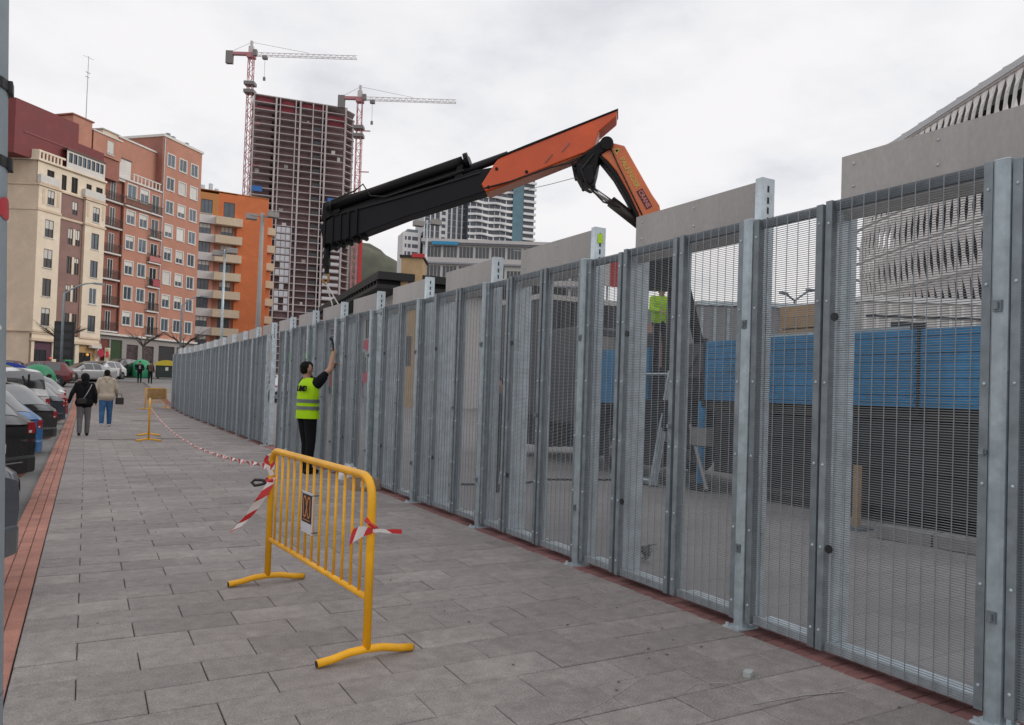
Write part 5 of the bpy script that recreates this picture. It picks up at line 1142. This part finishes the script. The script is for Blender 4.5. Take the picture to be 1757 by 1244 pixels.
for s, z in ((2.84, 5.62), (2.86, 5.70), (2.70, 5.42)): MB().tube((s, -.34, z), (s, .34, z), .035, n=8).build('pin', blk, CR)
MB().tube((2.60, 0, 5.40), (2.10, 0, 5.05), .05, n=14).build('knuckle_rod', mat('polished_rod', (.6, .58, .57), .15, .9), CR, smooth=True)
MB().tube((2.17, 0, 5.11), (1.45, 0, 4.55), .105, n=16).build('knuckle_cylinder', mat('cylinder_brown', (.03, .018, .016), .4), CR, smooth=True)
# lettering on both faces of the inner boom
ltr = mat('lettering_gold', (.62, .42, .10), .5); ltr_w = mat('lettering_red', (.60, .22, .20), .5); fld = mat('lettering_field', (.11, .012, .018), .5)
bd = Vector((1.44-1.95, 0, 5.19-6.07)).normalized(); bn = Vector((bd.z, 0, -bd.x))
for side in (1, -1):
    y = .226*side; c0 = Vector((1.93, y, 5.72)); 
    xa = bd if side == 1 else -bd
    za = Vector((0, side, 0)); ya = za.cross(xa)
    def place(me, nm, at_, par=ib): o = put(nm, me, par); o.matrix_local = Matrix.Translation(at_) @ Matrix((xa, ya, za)).transposed().to_4x4(); return o
    place(text_mesh('t', 'PALFINGER', .125, ltr, .002, bold=.004), 'lettering', c0+bd*.17+Vector((0, side*.002, 0)))
    f_ = MB().box(-.19, .19, -.06, .06, -.001, .001).mesh('lettering_field', fld); place(f_, 'lettering_field', c0+bd*.72+Vector((0, side*.001, 0)))
    place(text_mesh('t', 'CRANE', .105, ltr_w, .002, bold=.003), 'lettering', c0+bd*.72+Vector((0, side*.004, 0)))
    tri = MB(); tri.prism([(-.07, -.045), (.0, .075), (.07, -.045)] if side == 1 else [(-.07, -.045), (.07, -.045), (.0, .075)][::1], -.001, .0015); place(tri.mesh('warning_triangle', ltr), 'warning_triangle', c0-bd*.30+Vector((0, side*.001, 0)))
    tri2 = MB(); tri2.prism([(-.032, -.026), (.0, .036), (.032, -.026)], .0016, .0025); place(tri2.mesh('warning_mark', blk), 'warning_mark', c0-bd*.30+Vector((0, side*.001, 0)))
# column, main cylinder, hook
MB().tube((.9, 0, 1.0), (.9, 0, 3.6), .24, .20, 16).build('column', blk2, CR, smooth=True); plate('column_head', [(.7, 3.5), (1.45, 3.5), (1.45, 4.15), (.95, 4.15)], -.28, .28, blk2)
MB().box(.35, 1.5, -.6, .6, .95, 1.5).build('slewing_base', blk2, CR, bevel=.03); MB().tube((.35, .0, 1.9), (.9, .0, 4.0), .09, n=12).build('main_cylinder', blk, CR); MB().box(.2, .55, -.5, -.1, 1.5, 2.3).build('valve_bank', blk, CR)
b = MB(); b.tube((7.60, 0, 4.25), (7.60, 0, 4.02), .07, n=8).box(7.54, 7.66, -.05, .05, 3.86, 4.02).tube((7.60, 0, 3.88), (7.59, 0, 3.72), .05, n=8); b.build('hook_swivel', blk, CR)
MB().path([(7.59, 0, 3.74), (7.55, 0, 3.68), (7.55, 0, 3.58), (7.60, 0, 3.52), (7.66, 0, 3.56), (7.66, 0, 3.62)], .026, 8).build('hook', mat('hook_gold', (.35, .18, .05), .5), CR, smooth=True)
MB().path([(7.6, .0, 3.55), (7.45, 0, 3.1), (7.40, 0, 2.82)], .012, 6).path([(7.6, .02, 3.55), (7.30, .05, 3.1), (7.28, .1, 2.82)], .012, 6).build('sling', off_white, CR)
MB().path([(2.8, .05, 5.55), (3.3, .05, 5.42), (4.2, .05, 5.22)], .006, 4).build('winch_rope', galv_light, CR)

MB().path([(2.55, .25, 5.98), (2.9, .30, 5.75), (3.3, .28, 5.66), (4.0, .27, 5.42), (4.5, .24, 5.30)], .016, 6).path([(2.5, .29, 5.9), (2.72, .36, 5.6), (2.62, .34, 5.35), (2.3, .2, 5.05), (2.0, .2, 4.95)], .016, 6).path([(2.2, .24, 6.02), (2.05, .25, 5.70), (1.85, .25, 5.30), (1.6, .24, 4.8)], .013, 6).build('hydraulic_hose', hose, CR, smooth=True)
# ---------------- dark box truck standing further along the plaza
DT = thing('dark_box_truck', 'tall dark lorry body seen from behind through the fence', 'truck', (10.25, 17.9, 0)); dt_m = mat('box_dark', (.045, .043, .05), .5, rnd=.0, var=.12)
MB().cbox(-1.25, 1.25, -3.2, -.9, 1.05, 3.7, .05).build('box_body', dt_m, DT); MB().box(-1.28, 1.28, -3.23, -.88, 3.7, 3.82).build('roof_rail', off_white, DT)
for k in range(7): MB().box(-1.1+.33*k, -1.02+.33*k, -3.23, -3.202, 1.1, 3.65).build('door_rib', ch_m, DT)
MB().box(-1.2, 1.2, -3.3, -2.9, .55, .75).build('under_run_bar', ch_m, DT); MB().box(-1.0, -.5, -3.235, -3.21, 1.12, 1.3).build('number_plate', mat('plate_amber', (.35, .19, .04), .5), DT)
for s in (-1.1, 1.1): MB().box(s-.1, s+.1, -3.26, -3.21, .8, .98).build('tail_light', lamp_red, DT); MB().box(s-.03, s+.03, -3.245, -3.21, 2.0, 2.5).build('marker_light', mat('marker_red', (.6, .06, .03), .4), DT)
for wy in (-1.7,):
    for s in (-1, 1): w_ = put('wheel', wheel_meshes(.5)[0], DT, (s*1.05, wy, .5), radians(90)); put('rim', wheel_meshes(.5)[1], w_)
MB().box(-.9, .9, -3, -.95, .3, 1.04).build('chassis', ch_m, DT)
rbn = thing('red_banner', 'red and white banner board mounted on the dark box truck', 'banner', (11.0, 14.8, 3.83)); MB().box(-.05, .62, -.03, .03, .35, 1.05).build('red_field', mat('banner_red', (.5, .03, .03), .6), rbn); MB().box(-.2, -.053, -.03, .03, .35, 1.05).build('white_edge', off_white, rbn); MB().box(-.1, -.06, .031, .06, 0, 1.0).box(.5, .54, .031, .06, 0, 1.0).build('support', galv, rbn)

# ---------------- site cabins on the plaza
SC = thing('white_site_cabin', 'white site cabin beyond the blue truck bed', 'cabin', (20.5, 12.6, 1.65), radians(-29)); 
MB().box(-1.95, 2.15, .05, 2.25, -1.65, -.003).build('lower_unit', ch_m, SC)
MB().box(-2.0, 2.2, 0, 2.3, .25, 2.75).build('shell', off_white, SC, bevel=.03); MB().box(-2.05, 2.25, -.06, 2.36, 2.75, 2.9).build('roof', white, SC)
for k in range(12): MB().box(-1.95+.34*k, -1.87+.34*k, -.03, -.002, .3, 2.7).build('wall_rib', white, SC)
MB().box(-1.2, -.2, -.06, -.032, 1.3, 2.2).build('window_frame', frame_bk, SC); MB().box(-2, 2.2, .1, 2.2, 0, .24).build('skid', ch_m, SC); MB().box(-1.9, 2.1, -.05, -.031, 2.32, 2.38).build('dark_line', frame_bk, SC)
GC = thing('grey_site_cabin', 'grey site cabin left of the white cabin beyond the truck', 'cabin', (16.6, 14.9, 1.75), radians(-29)); MB().box(-1.95, 1.75, .05, 2.25, -1.75, .197).build('lower_unit', ch_m, GC); MB().box(-2.0, 1.8, 0, 2.3, .2, 2.4).build('shell', mat('cabin_grey', (.25, .25, .26), .6), GC, bevel=.03); MB().box(-2.05, 1.85, -.06, 2.36, 2.4, 2.52).build('roof', galv_light, GC)
for k in range(10): MB().box(-1.95+.37*k, -1.87+.37*k, -.03, -.002, .25, 2.35).build('wall_rib', galv, GC)
LP = thing('plaza_lamp', 'plaza lamp with split arms silhouetted through the fence left of the stadium', 'street lamp', (42.5, 36.0, 0)); MB().tube((0, 0, 0), (0, 0, 8.6), .10, .07, 8).build('pole', galv_dark, LP)
MB().path([(-.9, 0, 8.9), (0, 0, 8.5), (1.1, -.3, 9.3)], .07, 6).build('arms', galv_dark, LP); MB().box(.9, 1.5, -.45, -.15, 9.25, 9.4).box(-1.4, -.8, -.15, .15, 8.85, 9.0).build('lamp_head', galv_dark, LP)

# ---------------- clutter on the plaza between fence and truck
rs = random.Random(33)
o = thing('timber_post', 'short upright timber post standing before the blue truck', 'post', (8.35, 6.05, 0)); MB().cbox(-.038, .038, -.038, .038, .03, .78, .006).build('shaft', mat('timber', (.40, .27, .15), .9, rnd=.15), o); MB().box(-.14, .14, -.14, .14, .0, .03).build('foot', galv_dark, o)
o = thing('concrete_kerbstones', 'row of low concrete kerbstones on the plaza beside the truck', 'kerbstones', (8.3, 4.7, 0), radians(8))
for r in range(1):
    for c in range(3): MB().cbox(-.14+.0*r, .14, -.95+.62*c, -.35+.62*c, .003+.14*r, .14+.14*r, .01).build('kerbstone', mat('kerbstone', (.26, .25, .245), .9, rnd=.1), o)
o = thing('galvanised_frames', 'galvanised frames leaning in a stack against the truck side', 'frames', (8.85, 10.7, 0), 0)
for k in range(4):
    b = MB(); d = .045*k; tl_ = .35
    for yy in (-.55, .55): b.path([(-tl_+d, yy, .02), (d, yy, 2.0)], .022, 6)
    for zz in (.1, 1.05, 1.95): t_ = zz/2; b.path([(-tl_*(1-t_)+d, -.55, zz), (-tl_*(1-t_)+d, .55, zz)], .02, 6)
    b.build('frame', galv, o)
for i, (y, c_) in enumerate(((11.3, (.45, .40, .08)), (9.9, (.02, .2, .5)))):
    o = thing('ratchet_strap', ('yellow', 'blue')[i]+' lifting strap hanging over the truck side', 'strap', (9.0, y, 0), 0, 'lifting straps'); MB().box(-.03, -.012, -.05, .05, 1.9, 2.62).build('webbing', mat('strap_%d' % i, c_, .7), o); MB().box(-.05, -.03, -.06, .06, 2.0, 2.12).build('ratchet', galv_dark, o)
o = thing('cable_run', 'dark cable lying across the plaza behind the fence', 'cable', (0, 0, 0)); MB().path([(4.6, 10.9, .015), (5.3, 11.2, .015), (6.2, 10.9, .015), (7.2, 11.4, .015), (8.6, 11.0, .015)], .018, 6).build('cable', black, o, smooth=True)
# ================================================================== PEOPLE
import numpy as np
skin = mat('skin', (.42, .235, .165), .55, var=.08, scale=12); hair_m = mat('hair_black', (.008, .007, .007), .7, spec=.15); shoe_b = mat('shoe_black', (.012, .012, .013), .6, spec=.2); shoe_w = mat('shoe_white', (.6, .59, .57), .6)
def capsule(b, p0, r0, p1, r1, n=12):
    p0, p1 = Vector(p0), Vector(p1); d = p1-p0; L = d.length; d = d.normalized() if L > 1e-6 else Vector((0, 0, 1))
    P, R = [], []
    for t in (89, 60, 30): P.append(p0-d*r0*sin(radians(t))); R.append(r0*cos(radians(t)))
    P.append(p0); R.append(r0); P.append(p1 if L > 1e-6 else p0+d*1e-4); R.append(r1)
    for t in (30, 60, 89): P.append(p1+d*r1*sin(radians(t))); R.append(r1*cos(radians(t)))
    b.path(P, R, n)
def person(label, pos, az, mats, J, height=1.75, voxel=.014, bulk=1.0, hair='short', name='person', hands=True, skirt=False, z=None, group=None, legk=1.0):
    """mats: skin, top, trousers, shoes, sleeve; J overrides joints. Body is one remeshed surface, local +Y is the way the person faces."""
    D = dict(ankR=(.095, 0, .085), ankL=(-.095, 0, .085), kneeR=(.10, .015, .49), kneeL=(-.10, .015, .49), hipR=(.085, 0, .92), hipL=(-.085, 0, .92),
             shR=(.185, -.01, 1.435), shL=(-.185, -.01, 1.435), elR=(.245, -.02, 1.16), elL=(-.245, -.02, 1.16), wrR=(.265, .06, .92), wrL=(-.265, .06, .92), head=(0, .015, 1.625), lean=0.0)
    D.update(J); V = {k: Vector(v) for k, v in D.items() if k != 'lean'}
    segs = []                                              # p0 r0 p1 r1 matidx
    def add(a, ra, c, rc, mi): segs.append((Vector(a), ra, Vector(c), rc, mi))
    k = bulk
    for s, S_ in ((1, 'R'), (-1, 'L')):
        add(V['hip'+S_], .092*legk, V['knee'+S_], .066*legk, 2); add(V['knee'+S_], .064*legk, V['ank'+S_]+Vector((0, 0, .02)), .052*legk, 2)
        a = V['ank'+S_]; f = Vector((s*.012, .165, -.045)); add(a+Vector((0, -.035, -.042)), .043, a+f, .036, 3); add(a, .046, a+f*.5+Vector((0, 0, .0)), .043, 3)
        if mats.get('forearm', 4) == 0: md = V['sh'+S_].lerp(V['el'+S_], .55); add(V['sh'+S_], .062, md, .06, 4); add(md, .047, V['el'+S_], .044, 0)
        else: add(V['sh'+S_], .058*k, V['el'+S_], .05*k, 4)
        add(V['el'+S_], .047*k, V['wr'+S_], .036*k, mats.get('forearm', 4))
        wd_ = (V['wr'+S_]-V['el'+S_]).normalized(); w = V['wr'+S_]; side = Vector((0, 1, 0)) if abs(wd_.y) < .8 else Vector((1, 0, 0)); side = (side-wd_*side.dot(wd_)).normalized(); cr = wd_.cross(side)
        if hands:
            add(w, .028, w+wd_*.045, .034, 0); add(w+wd_*.045+side*.014, .022, w+wd_*.07-side*.014, .022, 0)
            for q in range(4):
                o_ = side*(.030-.02*q); l = (.062, .07, .066, .052)[q]; b0 = w+wd_*.075+o_; b1 = b0+wd_*l*.55+cr*.012*s; b2 = b1+wd_*l*.3+cr*.03*s; add(b0, .0095, b1, .009, 0); add(b1, .009, b2, .008, 0)
            t0 = w+wd_*.03+side*.034; add(t0, .012, t0+side*.022+wd_*.03, .0105, 0); add(t0+side*.022+wd_*.03, .0105, t0+side*.026+wd_*.055+cr*.012*s, .009, 0)
        add((s*.075, 0, 1.0), .108*k, (s*.085, 0, 1.33), .112*k, 1)
    add((-.075, -.005, .945), .115, (.075, -.005, .945), .115, 2)
    if skirt: add((-.085, 0, .93), .125*k, (.085, 0, .93), .125*k, 1)
    add(V['shL']+Vector((.02, 0, -.015)), .07*k, V['shR']+Vector((-.02, 0, -.015)), .07*k, 1)
    h = V['head']; add((0, -.01, 1.44), .062, h+Vector((0, -.02, -.07)), .052, 0)
    add(h+Vector((0, -.012, .03)), .092, h+Vector((0, .0, -.01)), .084, 0); add(h+Vector((0, .03, -.05)), .062, h+Vector((0, .045, -.085)), .042, 0)
    add(h+Vector((0, .088, .005)), .010, h+Vector((0, .108, -.025)), .014, 0)
    for s in (-1, 1): add(h+Vector((s*.086, -.005, .01)), .017, h+Vector((s*.088, -.008, -.02)), .013, 0)
    if hair in ('short', 'hood'):
        hm = 5; add(h+Vector((0, -.03, .045)), .088, h+Vector((0, .02, .055)), .078, hm); add(h+Vector((0, -.045, -.01)), .075, h+Vector((0, -.035, .03)), .09, hm)
        if hair == 'hood': add(h+Vector((0, -.04, -.02)), .105, h+Vector((0, -.02, .03)), .115, hm); add(h+Vector((0, -.05, -.10)), .09, h+Vector((0, -.05, -.15)), .10, hm)
    if hair == 'hood_down': add(h+Vector((0, -.03, .045)), .088, h+Vector((0, .02, .055)), .078, 5); add(h+Vector((0, -.045, -.01)), .075, h+Vector((0, -.035, .03)), .09, 5); add(h+Vector((-.07, -.07, -.14)), .055, h+Vector((.07, -.07, -.14)), .055, 1); add(h+Vector((0, -.09, -.17)), .06, h+Vector((0, -.10, -.22)), .05, 1)
    b = MB()
    for a, ra, c, rc, _ in segs: capsule(b, a, ra, c, rc)
    me0 = b.mesh('tmp', skin); o0 = bpy.data.objects.new('tmp', me0); COL.objects.link(o0)
    r_ = o0.modifiers.new('r', 'REMESH'); r_.mode = 'VOXEL'; r_.voxel_size = voxel; r_.use_smooth_shade = True
    sm_ = o0.modifiers.new('s', 'SMOOTH'); sm_.factor = .5; sm_.iterations = 2
    dg = bpy.context.evaluated_depsgraph_get(); me = bpy.data.meshes.new_from_object(o0.evaluated_get(dg)); bpy.data.objects.remove(o0)
    n = len(me.polygons); cen = np.empty(n*3); me.polygons.foreach_get('center', cen); cen = cen.reshape(-1, 3)
    best = np.full(n, 1e9); idx = np.zeros(n, int)
    for a, ra, c, rc, mi in segs:
        a_ = np.array(a); d_ = np.array(c)-a_; l2 = max(1e-9, d_@d_); t = np.clip(((cen-a_)@d_)/l2, 0, 1); dist = np.linalg.norm(cen-(a_+t[:, None]*d_), axis=1)-(ra+(rc-ra)*t)
        if mi == 2: dist = dist-.002
        if mi == 1: dist = dist-.006
        m_ = dist < best; best[m_] = dist[m_]; idx[m_] = mi
    me.materials.clear()
    for key in ('skin', 'top', 'trousers', 'shoes', 'sleeve', 'hair'): me.materials.append(mats[key] if key in mats else {'skin': skin, 'shoes': shoe_b, 'sleeve': mats['top'], 'hair': hair_m}[key])
    me.polygons.foreach_set('material_index', idx.tolist()); me.polygons.foreach_set('use_smooth', [True]*n); me.update()
    x, y = pos; rt_ = thing(name, label, 'person', (x, y, gz(y) if z is None else z), -radians(az), group); sc_ = height/1.75; rt_.scale = (sc_, sc_, sc_)
    me.name = 'body'; put('body', me, rt_)
    ey = MB()
    for s in (-1, 1): ey.sphere((h.x+s*.032, h.y+.082, h.z+.012), .011, 8, 6)
    ey.build('eyes', hair_m, rt_, smooth=True)
    return rt_
cl_black = mat('cloth_black', (.010, .010, .012), .85, var=.25, scale=5, bump=.9, bscale=22, spec=.15); cl_grey = mat('cloth_grey', (.16, .155, .165), .9, var=.15, scale=6, bump=.9, bscale=22, spec=.15); cl_beige = mat('cloth_beige', (.47, .40, .32), .85, var=.14, scale=5, bump=.9, bscale=22, spec=.15); denim = mat('denim', (.055, .14, .29), .85, var=.3, scale=5, bump=.9, bscale=22, spec=.15); lime = mat('hi_vis_lime', (.42, .72, .012), .6, var=.08, scale=6, bump=.9, bscale=22, spec=.15); silver_b = mat('reflective_band', (.13, .155, .15), .4, .1)
# worker reaching up to the fence
wk = person('worker in lime vest and black trousers reaching up to the fence', (3.40, 13.32), 70, dict(top=cl_black, trousers=cl_black, sleeve=cl_black, forearm=0), dict(
    shR=(.19, .05, 1.475), elR=(.23, .24, 1.66), wrR=(.13, .36, 1.92), shL=(-.17, .08, 1.46), elL=(-.15, .30, 1.50), wrL=(-.03, .44, 1.70), head=(-.02, -.02, 1.655), ankL=(-.10, .06, .085), kneeL=(-.10, .07, .49), ankR=(.10, -.02, .085)), height=1.93, voxel=.009, legk=1.2)
def ring_loft(rings, n=28): return [[(cx+a*cos(t), cy+b_*sin(t), z) for t in [2*pi*k/n for k in range(n)]] for z, a, b_, cx, cy in rings]
vr = [(.875, .225, .165, 0, .01), (.95, .222, .160, 0, .005), (1.05, .212, .150, 0, 0), (1.18, .212, .148, 0, .0), (1.30, .215, .148, 0, .005), (1.40, .205, .145, 0, .01), (1.47, .165, .115, 0, .015), (1.52, .09, .085, 0, .015)]
vb = ring_loft(vr); rs = random.Random(4); vb = [[(x*(1+.02*sin(k*1.7+z*9)), y*(1+.03*sin(k*2.3+z*13)), z) for k, (x, y, z) in enumerate(r)] for r in vb]
vest = MB().grid(vb, close=True).build('hi_vis_vest', lime, wk, smooth=True); sd_ = vest.modifiers.new('s', 'SUBSURF'); sd_.levels = 1; sd_.render_levels = 2
for z0 in (1.015, 1.125):
    f = lambda z: tuple(np.interp(z, [r[0] for r in vr], [r[i] for r in vr]) for i in (1, 2))
    rr = []
    for z in (z0, z0+.03, z0+.055): a, b_ = f(z); rr.append((z, a*1.035+.003, b_*1.045+.003, 0, .003))
    MB().grid(ring_loft(rr), close=True).build('reflective_band', silver_b, vest, smooth=True)
me = text_mesh('t', 'UMD', .115, cl_black, .003, shear=.25, bold=.006); o = put('vest_logo', me, vest); o.matrix_local = Matrix.Translation((.045, -.153, 1.345)) @ Matrix.Rotation(radians(-4), 4, 'X') @ basis((0, 0, 0), (1, 0, 0), (0, 0, 1)).to_4x4()
# black sleeves over the vest openings
for s in (1, -1):
    b = MB(); capsule(b, (s*.17, .045, 1.43), .088, (s*.20, .13, 1.53), .076); b.v = [tuple(v) for v in b.v]; b.build('sleeve', cl_black, wk, smooth=True)
tool = thing('hand_tool', 'black wrench held up against the fence by the worker', 'tool', (3.82, 13.33, 2.23)); MB().path([(0, 0, -.10), (0, 0, .06), (-.03, -.01, .14), (-.075, -.02, .17)], [.017, .017, .02, .022], 8).build('wrench', black, tool)

wm = person('woman in black hooded jacket and grey trousers walking away', (-.02, 23.1), 2, dict(top=cl_black, trousers=cl_grey, sleeve=cl_black, hair=cl_black), dict(ankR=(.09, .10, .085), kneeR=(.095, .07, .49), ankL=(-.09, -.12, .10), kneeL=(-.095, -.01, .48), elL=(-.31, -.05, 1.17), wrL=(-.37, .02, .95), elR=(.27, -.03, 1.17), wrR=(.28, .05, .95)), height=1.66, bulk=1.2, hair='hood', skirt=True, legk=1.18)
bg_ = thing('shoulder_bag', 'dark shoulder bag with pale strap worn by the woman in black', 'bag', (-.02, 23.1, 0), 0)
MB().cbox(-.16, .06, -.25, -.16, .86, 1.0, .03).build('pouch', mat('bag_dark', (.014, .012, .012), .5), bg_, bevel=.02)
MB().path([(-.03, -.215, .98), (.04, -.20, 1.10), (.11, -.17, 1.25), (.155, -.10, 1.36), (.15, 0, 1.42), (.1, .12, 1.35)], .011, 6).build('strap', mat('strap_pale', (.33, .31, .30), .6), bg_, smooth=True)
mn = person('man in beige hooded jacket and blue jeans walking away', (.583, 27.55), 3, dict(top=cl_beige, trousers=denim, sleeve=cl_beige, shoes=shoe_w), dict(ankR=(.10, .14, .085), kneeR=(.10, .09, .49), ankL=(-.095, -.14, .12), kneeL=(-.10, -.02, .48), elR=(.27, .02, 1.17), wrR=(.27, .15, 1.0), elL=(-.27, -.03, 1.17)), height=1.83, bulk=1.22, hair='hood_down', skirt=True, legk=1.28)
bg_ = thing('hand_bag', 'dark bag carried at the right hip of the man in beige', 'bag', (.95, 27.6, 0), 0); MB().cbox(-.10, .14, -.12, .1, .72, .94, .03).build('pouch', mat('bag_brown', (.03, .022, .022), .6), bg_, bevel=.02); MB().path([(-.06, 0, .94), (-.04, 0, 1.06), (.06, 0, 1.06), (.09, 0, .94)], .012, 6).build('handle', black, bg_)
p1_ = person('distant man in black standing left before the mint green bottle bank', (3.68, 66.8), 184, dict(top=cl_black, trousers=cl_black, sleeve=cl_black), dict(elL=(-.30, 0, 1.18), elR=(.30, 0, 1.18), wrL=(-.24, .12, 1.0), wrR=(.24, .12, 1.0)), height=1.74, voxel=.02, bulk=1.15, group='two distant men')
MB().box(-.07, .07, .125, .155, 1.12, 1.40).build('shirt_front', mat('shirt_grey', (.22, .25, .25), .8), p1_)
p2_ = person('distant man in brown jacket standing right before the bins', (4.42, 66.4), 176, dict(top=mat('cloth_brown', (.07, .045, .035), .85), trousers=cl_black, sleeve=cl_black), dict(wrR=(.12, .2, 1.12), elR=(.27, .02, 1.16)), height=1.74, voxel=.02, bulk=1.1, group='two distant men')
person('worker in black standing just behind the fence mesh', (5.55, 10.35), 100, dict(top=cl_black, trousers=cl_black, sleeve=cl_black), dict(elL=(-.2, .15, 1.2), wrL=(-.1, .34, 1.18), elR=(.22, .15, 1.2), wrR=(.1, .34, 1.18)), height=1.78, voxel=.014, bulk=1.1)
hv = person('worker in lime jacket standing on the crane truck deck', (10.0, 11.75), 200, dict(top=lime, trousers=cl_black, sleeve=lime), dict(elR=(.24, .1, 1.2), wrR=(.15, .3, 1.15), elL=(-.24, .1, 1.2), wrL=(-.15, .3, 1.15)), height=1.72, voxel=.014, bulk=1.15, z=2.1)
